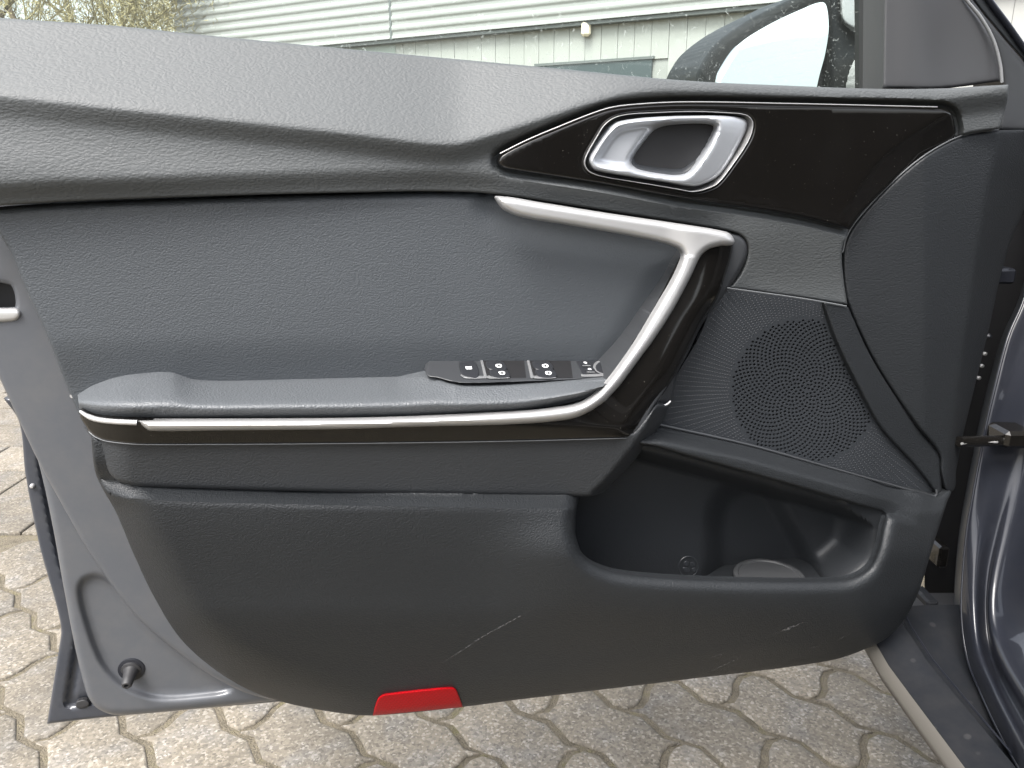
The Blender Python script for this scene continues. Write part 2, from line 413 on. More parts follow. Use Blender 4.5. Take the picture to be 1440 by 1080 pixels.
M['white'] = simple('white_print', (.75, .76, .76), .5)
M['patchgrey'] = simple('pale_mirror_grey', (.40, .41, .42), .5)  # pale grey of the two plates on the mirror housing
M['edge'] = simple('pale_moulded_edge', (.10, .105, .11), .5)
def mat_scuff():
    m, n, b = newmat('pale_scuff'); L = n.links.new
    b.inputs['Base Color'].default_value = (.34, .34, .35, 1); b.inputs['Roughness'].default_value = .6
    tc = nd(n, 'ShaderNodeTexCoord'); v = nd(n, 'ShaderNodeTexNoise'); v.inputs['Scale'].default_value = 420; v.inputs['Detail'].default_value = 3; L(tc.outputs['Object'], v.inputs['Vector'])
    r = nd(n, 'ShaderNodeMapRange'); r.inputs['From Min'].default_value = .42; r.inputs['From Max'].default_value = .70; r.inputs['To Max'].default_value = .5
    L(v.outputs['Fac'], r.inputs['Value']); L(r.outputs[0], b.inputs['Alpha'])
    return m
M['scuff'] = mat_scuff()

# ================================================================== GROUND AND PAVING
def mat_paver():
    m, n, b = newmat('concrete_paver'); L = n.links.new
    tc = nd(n, 'ShaderNodeTexCoord'); ge = nd(n, 'ShaderNodeNewGeometry'); oi = nd(n, 'ShaderNodeObjectInfo')
    v = nd(n, 'ShaderNodeTexVoronoi'); v.inputs['Scale'].default_value = 260; L(ge.outputs['Position'], v.inputs['Vector'])
    r = nd(n, 'ShaderNodeValToRGB'); e = r.color_ramp.elements
    e[0].position = 0; e[0].color = (0.085, .075, .059, 1); e[1].position = 1; e[1].color = (.235, .215, .180, 1)
    for p_, c_ in ((.12, (.111, .097, .075, 1)), (.45, (.138, .120, .093, 1)), (.8, (.165, .144, .112, 1))):
        q = e.new(p_); q.color = c_
    sp = nd(n, 'ShaderNodeSeparateColor'); L(v.outputs['Color'], sp.inputs[0]); L(sp.outputs[0], r.inputs['Fac'])
    nz = nd(n, 'ShaderNodeTexNoise'); nz.inputs['Scale'].default_value = 7; nz.inputs['Detail'].default_value = 7; L(ge.outputs['Position'], nz.inputs['Vector'])
    mr = nd(n, 'ShaderNodeMapRange'); mr.inputs['From Min'].default_value = .3; mr.inputs['From Max'].default_value = .7; mr.inputs['To Min'].default_value = .78; mr.inputs['To Max'].default_value = 1.18; L(nz.outputs['Fac'], mr.inputs['Value'])
    mo = nd(n, 'ShaderNodeMapRange'); mo.inputs['To Min'].default_value = .86; mo.inputs['To Max'].default_value = 1.12; L(oi.outputs['Random'], mo.inputs['Value'])
    ml = nd(n, 'ShaderNodeMath', operation='MULTIPLY'); L(mr.outputs[0], ml.inputs[0]); L(mo.outputs[0], ml.inputs[1])
    vm = nd(n, 'ShaderNodeVectorMath', operation='SCALE'); L(r.outputs[0], vm.inputs[0]); L(ml.outputs[0], vm.inputs['Scale'])
    # grey weathering blotches
    n4 = nd(n, 'ShaderNodeTexNoise'); n4.inputs['Scale'].default_value = 16; n4.inputs['Detail'].default_value = 6; L(ge.outputs['Position'], n4.inputs['Vector'])
    r4 = nd(n, 'ShaderNodeMapRange'); r4.inputs['From Min'].default_value = .48; r4.inputs['From Max'].default_value = .68; r4.inputs['To Max'].default_value = .4; L(n4.outputs['Fac'], r4.inputs['Value'])
    bw = nd(n, 'ShaderNodeRGBToBW'); L(vm.outputs[0], bw.inputs[0])
    mx = nd(n, 'ShaderNodeMixRGB'); L(r4.outputs[0], mx.inputs['Fac']); L(vm.outputs[0], mx.inputs['Color1']); L(bw.outputs[0], mx.inputs['Color2'])
    L(mx.outputs[0], b.inputs['Base Color']); b.inputs['Roughness'].default_value = .85
    bp = nd(n, 'ShaderNodeBump'); bp.inputs['Strength'].default_value = .55; bp.inputs['Distance'].default_value = .0018
    n5 = nd(n, 'ShaderNodeTexNoise'); n5.inputs['Scale'].default_value = 210; n5.inputs['Detail'].default_value = 6; L(ge.outputs['Position'], n5.inputs['Vector'])
    L(n5.outputs['Fac'], bp.inputs['Height']); L(bp.outputs[0], b.inputs['Normal'])
    return m
def mat_joint():
    m, n, b = newmat('mossy_sand'); L = n.links.new
    ge = nd(n, 'ShaderNodeNewGeometry')
    v = nd(n, 'ShaderNodeTexNoise'); v.inputs['Scale'].default_value = 28; v.inputs['Detail'].default_value = 10; v.inputs['Roughness'].default_value = .75; L(ge.outputs['Position'], v.inputs['Vector'])
    r = nd(n, 'ShaderNodeValToRGB'); e = r.color_ramp.elements; e[0].position = .36; e[0].color = (.082, .070, .048, 1); e[1].position = .70; e[1].color = (.115, .103, .045, 1)
    q = e.new(.52); q.color = (.135, .115, .082, 1)
    L(v.outputs['Fac'], r.inputs['Fac']); L(r.outputs[0], b.inputs['Base Color']); b.inputs['Roughness'].default_value = .95
    bp = nd(n, 'ShaderNodeBump'); bp.inputs['Distance'].default_value = .006; n2 = nd(n, 'ShaderNodeTexNoise'); n2.inputs['Scale'].default_value = 300; n2.inputs['Detail'].default_value = 4; L(ge.outputs['Position'], n2.inputs['Vector']); L(n2.outputs['Fac'], bp.inputs['Height']); L(bp.outputs[0], b.inputs['Normal'])
    return m
M['paver'] = mat_paver(); M['joint'] = mat_joint()
gx = np.array([-90, -4, 3, 90.]); gy = np.array([-60, -1.5, 4.4, 120.])
V = [(x, y, -.0038) for y in gy for x in gx]; F = [(j*4+i, j*4+i+1, j*4+i+5, j*4+i+4) for j in range(3) for i in range(3)]
ground = mk('ground', V, F, M['joint'], smooth=False); tag(ground, 'sandy mossy ground bed showing in the joints between the pavers', 'ground', kind='structure')
# zigzag interlocking pavers
ES = np.array([.736, -.677]); EN = np.array([.677, .736]); PL, PWD = .2145, .1155
def zz(t, amp=.0085):                    # rounded triangle wave, period .107, minimum at 0
    u = (t/.10725) % 1.0; tri = 1-abs(2*u-1)
    return amp*(2*(tri*tri*(3-2*tri))*.35+2*tri*.65-1)
def paver_mesh():
    g = .0054; o = []
    ss = np.linspace(0, PL, 9); cc = np.linspace(0, PWD, 6)
    cross = lambda c: .010*math.sin(2*math.pi*c/PWD)
    for s_ in ss: o.append((s_+0, zz(s_+.132)))          # lower long side
    for c in cc[1:-1]: o.append((PL+cross(c), c))
    for s_ in ss[::-1]: o.append((s_, PWD+zz(s_+.132)))
    for c in cc[::-1][1:-1]: o.append((cross(c), c))
    o = np.array(o); ctr = o.mean(0)
    tn = np.roll(o, -1, 0)-np.roll(o, 1, 0); tn /= np.linalg.norm(tn, axis=1)[:, None]; nm = np.stack([-tn[:, 1], tn[:, 0]], 1)
    rings = [(o+nm*g, -.03), (o+nm*g, -.0035), (o+nm*(g+.0015), -.0010), (o+nm*(g+.0045), 0.0)]
    n = len(o); V = []; F = []
    for rg, z in rings: V += [(*(p-ctr), z) for p in rg]
    for k in range(3):
        for i in range(n): F.append((k*n+i, k*n+(i+1) % n, (k+1)*n+(i+1) % n, (k+1)*n+i))
    F.append(tuple(3*n+i for i in range(n)))
    me = bpy.data.meshes.new('paver'); me.from_pydata(V, [], F); me.materials.append(M['paver']); me.shade_smooth(); me.set_sharp_from_angle(angle=R(60))
    return me, ctr
pm, pctr = paver_mesh()
ang = math.atan2(ES[1], ES[0])
pnum = 0
for k in range(-30, 30):
    s0 = (-.48 if k % 2 else -.373)
    for j in range(-30, 30):
        loc = ES*(s0+j*PL+pctr[0])+EN*(.920+PWD*(k-2)+pctr[1])
        if not (-2.0 < loc[0] < .80 and .55 < loc[1] < 1.70): continue
        o = bpy.data.objects.new('paver', pm); COL.objects.link(o); o.parent = ground
        o.location = (loc[0], loc[1], rng.uniform(-.0018, .0012)); o.rotation_euler = (rng.normal(0, .006), rng.normal(0, .006), ang+rng.normal(0, .008))
# rectangular pavers beyond a straight edge
def rect_paver(wd, dp):
    g = .0025; V = []; F = []
    for ins, z in ((g, -.03), (g, -.004), (g+.0015, -.001), (g+.005, 0)):
        a, b_ = wd/2-ins, dp/2-ins; V += [(-a, -b_, z), (a, -b_, z), (a, b_, z), (-a, b_, z)]
    for k in range(3):
        for i in range(4): F.append((k*4+i, k*4+(i+1) % 4, k*4+4+(i+1) % 4, k*4+4+i))
    F.append((12, 13, 14, 15)); me = bpy.data.meshes.new('paver'); me.from_pydata(V, [], F); me.materials.append(M['paver']); return me
rp = rect_paver(.40, .20)
for j in range(12):
    for i in range(16):
        x = -4.6+i*.40+(.2 if j % 2 else 0); y = 1.80+j*.20
        o = bpy.data.objects.new('paver', rp); COL.objects.link(o); o.parent = ground
        o.location = (x, y+.06*(x+1.2)*0+0.0, rng.uniform(.0025, .0050)); o.rotation_euler = (rng.normal(0, .004), rng.normal(0, .004), rng.normal(0, .003))

# ================================================================== CAR DOOR
DB = P(np.array(1330.), np.array(900.), 0.0)
door = empty('parked_car', (float(DB[0]), float(DB[1]), 0), 'dark grey car with its front door wide open, inner door trim facing the viewer', 'car')

# ---- painted inner sheet
lay1 = [(-90, 250, 1), (60, 250, 1), (400, 500), (420, 900), (400, 984, 1), (378, 983), (333, 969), (267, 930), (194, 869), (128, 780), (83, 702), (53, 647), (28, 594), (0, 533), (-30, 465), (-90, 330, 1)]
lhole = crom([(-40, 398), (12, 400), (19, 408), (22, 428), (19, 434), (-40, 436, 1)], 3, True)
frame = plate('inner_frame', lay1, lambda x, y: .006+0*x, M['paint_in'], door, s=16, r=7, drop=.005, skirt=.012, holes=[lhole], label='grey painted metal edge of the door around the trim')
plate('latch_recess', [(-60, 388, 1), (30, 388, 1), (30, 446, 1), (-60, 446, 1)], lambda x, y: -.022+0*x, M['black'], frame, s=10, r=0, skirt=.002)
plate('striker_plate', [(-60, 436), (10, 434), (24, 434), (30, 440), (27, 448), (18, 452), (-60, 457, 1)], lambda x, y: .009+0*x, M['chrome'], frame, s=4, r=6, drop=.004, skirt=.004, label='shiny metal lip below the latch opening')
rec = crom([(137, 810), (118, 815), (111, 830), (120, 873), (140, 927), (160, 953), (187, 972), (227, 982), (300, 977), (322, 972), (326, 966), (267, 925), (194, 864), (160, 822)], 4, True); sRec = sdf(rec)
lay2 = [(40, 620, 1), (53, 647), (72, 730), (89, 824), (106, 913), (120, 970), (126, 984), (138, 997), (161, 1005), (222, 1002), (389, 985, 1), (420, 960, 1), (300, 800), (150, 640, 1)]
def w_lay2(x, y):
    d = sRec(x, y); return -.010-.006*sst(-6, 7, d)
corner = plate('lower_corner', lay2, w_lay2, M['paint_in'], door, s=5, lines=[(np.concatenate([rec, rec[:1]]), (-6, -4, -2, 0, 2, 4, 7, 10))], r=9, drop=.007, skirt=.02, label='recessed lower rear corner of the painted door sheet')
lay3 = [(5, 560, 1), (27, 594), (36, 669), (56, 769), (79, 850), (86, 885), (84, 905), (72, 980), (66, 1018, 1), (144, 1009), (400, 986, 1), (300, 880), (150, 700), (60, 560, 1)]
def w_lay3(x, y):
    d = sL3(x, y); return -.040+.006*sst(24, 18, d)+.004*(sst(30, 34, d))
sL3 = sdf(crom(lay3, 4, True))
skin = plate('outer_skin', lay3, w_lay3, mat_paint('skin_paint', (.040, .044, .054), .4, .08, .5), door, s=5, r=4, drop=.003, skirt=.012, label='dark folded rim of the outer door skin')
plate('drain_plug', crom([(107, 988), (111, 985), (120, 984), (126, 990), (118, 996), (108, 995)], 1.5, True), lambda x, y: -.032+0*x, M['rubber'], skin, raw=True, s=3, r=2, drop=.002, skirt=.004)
lathe('rivet', P(np.array(46.), np.array(683.), -.034), DN, [(0, .0024), (.002, .0022), (.0034, .0012)], M['silverline'], skin, 12)
# rubber stop
b0 = P(np.array(185.), np.array(941.), -.016)
stop = lathe('rubber_stop', b0, DN+np.array([-.02, 0, -.22]), [(0, .0098), (.002, .0098), (.003, .0075), (.006, .0066), (.013, .0056), (.020, .005), (.0213, .0040), (.0215, .0022), (.016, .0020)], M['rubber'], corner, 28)
lathe('stop_washer', b0-DN*.0005, DN, [(0, .013), (.0015, .0128), (.0022, .0110)], M['paint'], corner, 28)

# ---- dark carrier behind the trim pieces
plate('trim_carrier', [(-80, 70, 1), (700, 125), (1380, 150, 1), (1390, 300), (1335, 600), (1300, 690, 1), (1250, 730), (1200, 850), (700, 930), (420, 900), (200, 700), (60, 420), (-40, 300, 1)], lambda x, y: -.014+0*x, M['black'], door, s=40, r=0, skirt=.003)
# ---- upper trim
GP = [(700, 227), (706, 217), (740, 199), (780, 182), (847, 156), (880, 149.5), (960, 145), (1100, 147), (1322, 152), (1337, 158), (1342, 172), (1343, 190), (1330, 202), (1313, 211), (1280, 234), (1247, 264), (1213, 298), (1195, 323, 1), (1127, 306), (1040, 291), (960, 280), (847, 259), (763, 246), (713, 238), (703, 233)]
GPd = crom(GP, 4, True); sGP = sdf(GPd)
creas = yc([(-80, 128), (0, 138), (160, 155), (320, 171), (480, 188), (600, 203), (645, 205), (690, 192), (760, 170), (830, 146), (880, 133), (930, 128), (1000, 129), (1200, 138), (1320, 141), (1420, 128)], 14)
seam = yc([(-80, 294), (0, 289), (80, 284), (320, 275), (480, 271), (613, 269), (697, 273), (813, 290), (960, 313), (1027, 325), (1200, 352)], 12)
def w_upper(x, y):
    c = creas(x); d = y-c; wc = .062
    amp = np.interp(x, [-80, 60, 300, 600, 900, 1000, 1420], [.0025, .0035, .006, .009, .009, .009, .009])
    up = wc-.00046*np.sqrt(np.clip(-d, 0, None)**2+8.0**2)+.00046*8.0
    lo = wc-amp*sst(-3, 30, d)+.006*sst(30, 110, d)*sst(1000, 860, x)
    ww = np.where(d < 0, up, lo)
    hb = seam(x)-y                                    # rolls in towards the lower seam
    ww = ww-.010*sst(34, 0, hb)*sst(1060, 960, x)
    g = sGP(x, y); ww = ww-.010*sst(-12, -3, g)-.040*sst(1, 9, g)
    ww = ww-.012*sst(300, 420, y)*sst(1000, 1060, x)
    return ww
upper_o = [(-90, 18, 1), (0, 25), (160, 36), (256, 46), (480, 68), (760, 94), (960, 113), (1100, 120), (1240, 125), (1335, 124), (1380, 121), (1418, 119, 1), (1417, 140), (1406, 181, 1), (1360, 188), (1330, 200), (1290, 225), (1245, 265), (1205, 309), (1191, 331), (1184, 355), (1186, 390), (1192, 429, 1), (1130, 419), (1070, 411), (1014, 403, 1), (1024, 405), (1040, 388), (1050, 366), (1052, 347), (1045, 333), (1027, 325), (960, 313), (813, 290), (697, 273), (613, 269), (480, 271), (320, 275), (80, 284), (0, 289), (-90, 295, 1)]
_t = np.roll(GPd, -1, 0)-np.roll(GPd, 1, 0); _t /= np.linalg.norm(_t, axis=1)[:, None]; _n = np.stack([-_t[:, 1], _t[:, 0]], 1); _h = GPd+_n*2.2*(1 if inpoly(*(GPd+_n)[20:21].T, GPd)[0] else -1)
GPh = _h[distto(_h[:, 0], _h[:, 1], GPd) > 2.0]
upper = plate('upper_trim', upper_o, w_upper, M['upper'], door, s=5.0, r=4, drop=.003, skirt=.03, holes=[GPh], hole_round=False, hskirt=.004, lines=[(fl(creas, -80, 1400), (-12, -8, -5, -2, 0, 2, 5, 9, 14, 20, 26)), (fl(lambda x: seam(x)-17, -80, 1000), (-15, -9, -3, 3, 9)), (np.concatenate([GPd, GPd[:1]]), (-12, -9, -6.5, -4, -1.5))], label='light catching grained soft upper trim below the window')
# ---- gloss panel with inner release handle
fold = crom([(1337, 158), (1300, 178), (1262, 204), (1235, 226), (1205, 265), (1180, 318)], 6, False)
HB = [(825, 217), (822, 231), (829, 242), (849, 249), (897, 257), (956, 267), (975, 270), (994, 266), (1010, 258), (1033, 229), (1053, 198), (1059, 180), (1058, 169), (1049, 161), (1024, 158), (975, 156), (917, 158), (884, 160), (864, 165), (850, 175), (839, 192)]
HBd = crom(HB, 3, True)
def w_gp(x, y):
    xf = np.interp(y, fold[:, 1], fold[:, 0]); t = np.clip(x-xf, 0, None)
    return .0605-.00003*(y-220)-.0012*((x-980)/300.)**2-.00016*np.sqrt(t*t+1)+.00016
gpan = plate('gloss_panel', GP, w_gp, M['gloss'], door, s=6, r=4.5, drop=.004, skirt=.008, holes=[HBd], label='gloss black panel around the inner door release')
def w_hb(x, y): return .0605+0*x
# bezel ring (bright thin edge) and dark moat
_t = np.roll(HBd, -1, 0)-np.roll(HBd, 1, 0); _t /= np.linalg.norm(_t, axis=1)[:, None]; _c = HBd.mean(0); _n = np.stack([-_t[:, 1], _t[:, 0]], 1); _n *= np.sign(((_c-HBd)*_n).sum(1))[:, None]; ringi = HBd+_n*1.1
HO = [(829, 223), (830, 231), (838, 239), (878, 247), (936, 256), (975, 262), (994, 257), (1010, 248), (1024, 231), (1039, 204), (1050, 181), (1051, 171), (1043, 165.5), (1024, 163), (975, 162.5), (917, 164.5), (878, 169), (864, 174), (852, 188), (839, 206)]
HC = [(889, 225), (891, 233), (901, 239), (936, 245), (952, 246), (965, 243), (975, 233), (994, 206), (1003, 186), (1004, 179), (998, 175), (985, 173.5), (946, 175.5), (928, 179), (917, 186), (903, 203)]
HCd = crom(HC, 2.5, True); HOd = crom(HO, 2.5, True); sHC = sdf(HCd); sHO = sdf(HOd)
ridge = np.array([(832, 226), (842, 207), (854, 189), (868, 177), (884, 172), (917, 168), (975, 167), (1012, 168), (1014, 176), (1008, 193), (998, 212), (982, 236), (970, 247), (952, 250), (936, 249), (900, 243), (860, 240), (838, 234)], float)
ridgd = crom(ridge.tolist(), 3, True); sRd = sdf(ridgd)
def w_hl(x, y):
    d = sRd(x, y); wv = .066+0*x
    ri = np.abs(d)
    dish = sst(1, 13, d)*.008
    hole = sst(10, 0, -sHC(x, y))*.004
    out = np.clip(-d, 0, None)
    return wv-dish-hole-.00022*out
lever = plate('release_handle', HO, w_hl, M['silver'], door, s=3.2, r=5, drop=.006, skirt=.012, holes=[HCd], label='satin silver release lever')
bez = plate('handle_bezel', crom(HB, 3, True), lambda x, y: .0618+0*x, M['silverline'], lever, raw=True, s=4, r=.7, drop=.0006, skirt=.012, holes=[ringi], hole_round=True)
plate('handle_moat', HB, lambda x, y: .049+0*x, M['black'], lever, s=8, r=0, skirt=.004)
cupo = [(884, 227), (886, 238), (900, 244), (936, 250), (953, 251), (970, 247), (980, 235), (1000, 208), (1009, 187), (1010, 175), (1000, 170), (985, 168.5), (945, 170), (923, 174), (910, 183), (896, 203)]
def w_cup(x, y):
    return .045-.014*sst(0, 20, sHC(x, y))+.010*sst(205, 245, y)
plate('handle_cup', cupo, w_cup, M['plastic'], lever, s=4, r=0, skirt=.002, label='dark hollow behind the release lever')
# thin bright strip along the top of the gloss panel
st = crom([(703, 216), (740, 197.5), (780, 180.5), (847, 154.5), (880, 148), (960, 143.5), (1100, 145.5), (1318, 150.5)], 5, False)
tube('bright_strip', P(st[:, 0], st[:, 1], w_gp(st[:, 0], st[:, 1])+.0000), .0005, M['silverline'], door, 8)

# ---- padded insert
ins_o = [(-14, 293, 1), (0, 291), (80, 286), (320, 277), (480, 273), (613, 271), (700, 275), (813, 293), (975, 320, 1), (985, 360), (930, 470), (880, 545), (850, 585, 1), (112, 585, 1), (99, 557), (63, 465), (38, 411), (16, 358), (0, 329)]
chB = crom([(700, 288), (735, 306), (805, 318), (874, 330), (930, 341), (957, 352), (947, 393), (924, 432), (897, 482), (874, 518)], 6, False)
def w_ins(x, y):
    hb = y-seam(x)
    wv = .038+.003*sst(0, 220, hb)-.004*sst(12, 0, hb)
    dc = distto(np.ravel(x), np.ravel(y), chB, False).reshape(np.shape(x))
    wv = wv-.004*sst(45, 5, dc)
    wv = wv-.006*sst(470, 560, y)
    return wv
insert = plate('padded_insert', ins_o, w_ins, M['insert'], door, s=6, r=5, drop=.004, skirt=.028, label='dark leatherette padded middle panel')
tubeL = crom([(-8, 310), (0, 329), (16, 358), (38, 411), (63, 465), (99, 557)], 5, False)
plate('seam_tab', [(98, 556), (109, 557), (109, 560), (100, 559.5)], lambda x, y: .034+0*x, M['silverline'], insert, s=2, r=0, skirt=.002)

# ---- lower panel with pocket
POC = [(809, 746), (812, 762), (820, 780), (836, 793), (869, 804), (936, 811), (1052, 815.5), (1169, 815.5), (1200, 811), (1222, 797), (1234, 773), (1241, 740), (1245, 723), (1241, 719), (1208, 711), (1091, 677), (974, 645), (908, 627), (860, 640), (815, 700)]
POCd = crom(POC, 4, True); sPO = sdf(POCd)
boxbot = yc([(100, 655), (147, 676), (173, 680), (200, 683), (480, 691), (815, 695), (900, 692), (1000, 690)], 8)
ledge = yc([(100, 668), (150, 693), (173, 700), (267, 706), (480, 711), (820, 716), (1000, 718)], 10)
low_o = [(128, 612, 1), (200, 640), (480, 660), (830, 672, 1), (880, 600, 1), (930, 598, 1), (1051, 626), (1162, 657), (1318, 699, 1), (1336, 690), (1332, 705), (1313, 764), (1294, 826), (1274, 868), (1250, 895), (1228, 908), (1167, 929), (960, 956), (720, 985), (652, 994), (530, 1006), (480, 1003), (400, 988), (350, 970), (300, 940), (253, 897), (217, 840), (187, 777), (163, 720), (142, 683), (133, 660)]
sLOW = sdf(crom(low_o, 5, True))
def w_low(x, y):
    lb, lg = boxbot(x), ledge(x)
    face = .098-.014*sst(705, 900, y)-.036*sst(850, 1010, y)
    t = np.clip((y-lb)/(lg-lb), 0, 1)
    top = .079+.018*t
    k = sst(-3, 8, y-lg)
    wl = top*(1-k)+face*k                               # left field
    # pocket region
    d = -sPO(x, y)
    bul = .016*sst(170, 22, d)*(sst(1000, 830, y))*sst(560, 820, x)*sst(705, 790, y)
    lip = -.012*(1-np.clip(d/20, 0, 1))**2
    # right of the pocket / above: sits further back
    right = sst(1225, 1300, x)
    wl = wl+bul+lip*sst(700, 815, x)
    pt_y = np.interp(x, [880, 908, 974, 1091, 1208, 1245, 1330], [622, 629, 646, 679, 713, 724, 748])
    ab = sst(4, -6, y-pt_y)*sst(835, 850, x)*sst(1300, 1238, x)
    above = .053+.030*sst(-2, 24, y-np.interp(x, [930, 1051, 1162, 1316], [601, 626, 657, 699]))
    wl = wl*(1-ab)+above*ab
    wl = wl-.034*sst(1200, 1335, x)
    # rolls back at the rear edge
    dl = sLOW(x, y)
    wl = wl-.036*(1-np.clip(dl/60, 0, 1))**2*sst(600, 380, x)*sst(640, 720, y)
    wl = wl-.012*(1-np.clip(dl/40, 0, 1))**2*sst(900, 960, y+.13*(x-700))
    return wl
lower = plate('lower_panel', low_o, w_low, M['lower'], door, s=5.5, r=5, drop=.004, skirt=.06, holes=[POCd], hskirt=.006, lines=[(fl(ledge, 130, 830), (-18, -14, -11, -8, -5.5, -3, 0, 3, 5.5, 8, 11)), (np.stack([np.arange(930, 1318, 5.), np.interp(np.arange(930, 1318, 5.), [930, 1051, 1162, 1316], [601, 626, 657, 699])], 1), (6, 9, 12, 15, 18, 21, 24))], label='dark hard plastic lower panel with storage pocket')
# pocket liner
lin_o = [(795, 640, 1), (900, 600, 1), (1000, 640), (1100, 670), (1215, 702), (1252, 716, 1), (1256, 740), (1245, 800), (1225, 840, 1), (800, 850, 1)]
bottle = crom([(1000, 790), (1001, 730), (1012, 698), (1035, 682), (1062, 680), (1086, 694), (1106, 728), (1132, 775), (1150, 830), (1150, 870), (1000, 870)], 5, True); sBT = sdf(bottle)
rgt = crom([(1252, 700), (1248, 735), (1240, 775), (1226, 802), (1190, 835)], 5, False)
def w_lin(x, y):
    dr = distto(np.ravel(x), np.ravel(y), rgt, False).reshape(np.shape(x))
    wv = .012+.060*(1-sst(2, 78, dr))+.010*sst(800, 640, y)
    ty = y-np.interp(x, [880, 908, 974, 1091, 1208, 1245], [620, 629, 646, 679, 713, 724])
    wv = wv+.045*sst(24, 2, ty)
    wv = np.minimum(wv, .070)
    return wv-.024*sst(-16, 22, sBT(x, y))
liner = plate('pocket_liner', lin_o, w_lin, M['pocket'], lower, s=4, r=0, skirt=.003, label='black inside of the door pocket with bottle hollow')
# pocket floor and cup mat
def horiz(name, xs, zrel, mat, parent, prof):
    pass
mat_c = P(np.array(1082.), np.array(812.), .030)
lathe('cup_mat', mat_c, (0, 0, 1), [(-.004, .0385), (.001, .0395), (.0025, .0385), (.0028, .0345), (.0012, .0335), (.0012, .001)], M['mat'], lower, 40)
flq = [P(np.array(x), np.array(y), wv) for x, y, wv in ((812., 826., .075), (1235., 826., .060))]
zf = float(mat_c[2])-.004
A_, B_ = flq; A_ = np.array([A_[0], A_[1], zf]); B_ = np.array([B_[0], B_[1], zf])
mk('pocket_floor', [A_, B_, B_-DN*.09, A_-DN*.09], [(0, 1, 2, 3)], M['pocket'], lower, smooth=False)
# moulded emblem in the pocket
em = np.array([(968+13.5*math.cos(a), 797+14.5*math.sin(a)) for a in np.linspace(0, 2*math.pi, 40)])
tube('emblem', P(em[:, 0], em[:, 1], w_lin(em[:, 0], em[:, 1])+.0002), .0007, M['plastic'], lower, 6)
for q in ([(962, 791), (967, 789), (969, 793), (964, 796)], [(971, 791), (977, 793), (974, 797)], [(960, 799), (966, 798), (970, 803), (963, 804)], [(973, 800), (978, 799), (976, 805)]):
    plate('emblem_mark', q, lambda x, y: w_lin(x, y)+.0008, M['plastic'], lower, s=2, r=1, drop=.0005, skirt=.002)
# reflector
refl = plate('red_reflector', [(524, 1006.5, 1), (531, 984), (537, 978), (545, 976), (630, 967), (639, 968), (643, 973), (651, 994.5, 1)], lambda x, y: w_low(x, y)+.0035-.0045*(1-np.clip(sLOW(x, y)/5, 0, 1)), M['red'], lower, s=4, r=2.5, drop=.002, skirt=.006, label='bright red reflector on the lower edge of the door')
# scuffs
def scuff(a, b, wd, n=1):
    a = np.array(a, float); b = np.array(b, float); t = (b-a)/np.linalg.norm(b-a); nn = np.array([-t[1], t[0]])
    m = (a+b)/2
    q = [a, m+nn*wd, b, m-nn*wd*.6]
    plate('scuff', [(*p_, 1) for p_ in q], lambda x, y: w_low(x, y)+.0012, M['scuff'], lower, s=4, r=0, skirt=0)
for a, b, wd in (((1085, 893), (1132, 874), 2.2), ((985, 950), (1062, 915), .8), ((990, 927), (1024, 917), .7), ((1175, 902), (1196, 890), .7), ((1135, 913), (1157, 906), .6), ((618, 935), (690, 888), 1.0), ((660, 905), (752, 855), 1.2)):
    scuff(a, b, wd)

# ---- armrest box below the gloss strip
box_o = [(118, 600, 1), (150, 612), (200, 618), (480, 618), (890, 608, 1), (925, 568, 1), (941, 571, 1), (929, 597), (907, 628), (884, 657), (864, 677), (848, 692), (828, 698), (815, 698), (480, 692), (200, 684), (175, 680), (160, 672), (147, 653), (127, 613)]
edge_r = crom([(921, 571), (895, 617), (872, 647), (845, 679), (830, 692)], 4, False)
def w_box(x, y):
    wv = .0925-.011*np.clip((y-610)/86, 0, 1)
    xi = np.interp(y, edge_r[:, 1], edge_r[:, 0]); t = np.clip(x-xi, 0, None)
    wv = wv-.0013*t*np.clip(t/4, 0, 1)
    return wv-.034*(1-np.clip((x-112)/75, 0, 1))**2
abox = plate('armrest_box', box_o, w_box, M['box'], door, s=4, r=6, drop=.004, skirt=.05, label='dark panel under the armrest')

# ---- armrest pad
pt = yc([(105, 548), (112, 541), (125, 533), (147, 530), (180, 526), (222, 522), (243, 522.5), (256, 527.5), (269, 532), (288, 534.5), (320, 535), (480, 531), (598, 528), (616, 531), (640, 539), (700, 541), (850, 536)], 5)
pb = yc([(105, 572), (118, 580), (130, 584), (155, 587), (193, 590), (480, 588), (590, 586), (734, 578), (775, 570), (815, 560), (850, 545)], 8)
def w_pad(x, y):
    a, b = pt(x), pb(x); s_ = np.clip((y-a)/np.maximum(b-a, 3), 0, 1)
    dep = np.interp(x, [109, 560, 640, 860], [.066, .066, .024, .020])
    u_ = s_/.66; prof = 1-np.log1p(np.exp(np.clip((1-u_)*9, -40, 40)))/9*1.0
    roll = .016*np.clip((s_-.62)/.38, 0, 1)**2
    wv = .103-dep*(1-prof)-roll
    return wv-.040*(1-np.clip((x-106)/85, 0, 1))**2
pad_o = [(109, 555), (110, 547), (116, 538), (125, 533), (147, 530), (180, 526), (222, 522), (243, 522.5), (255, 527), (268, 532), (288, 534.5), (320, 535), (480, 531), (598, 528), (616, 531), (634, 538), (654, 541), (744, 539), (848, 533), (868, 532), (852, 549), (832, 559), (810, 565), (780, 571), (734, 579), (590, 588), (480, 590), (193, 592), (155, 589), (130, 586), (118, 581), (112, 573)]
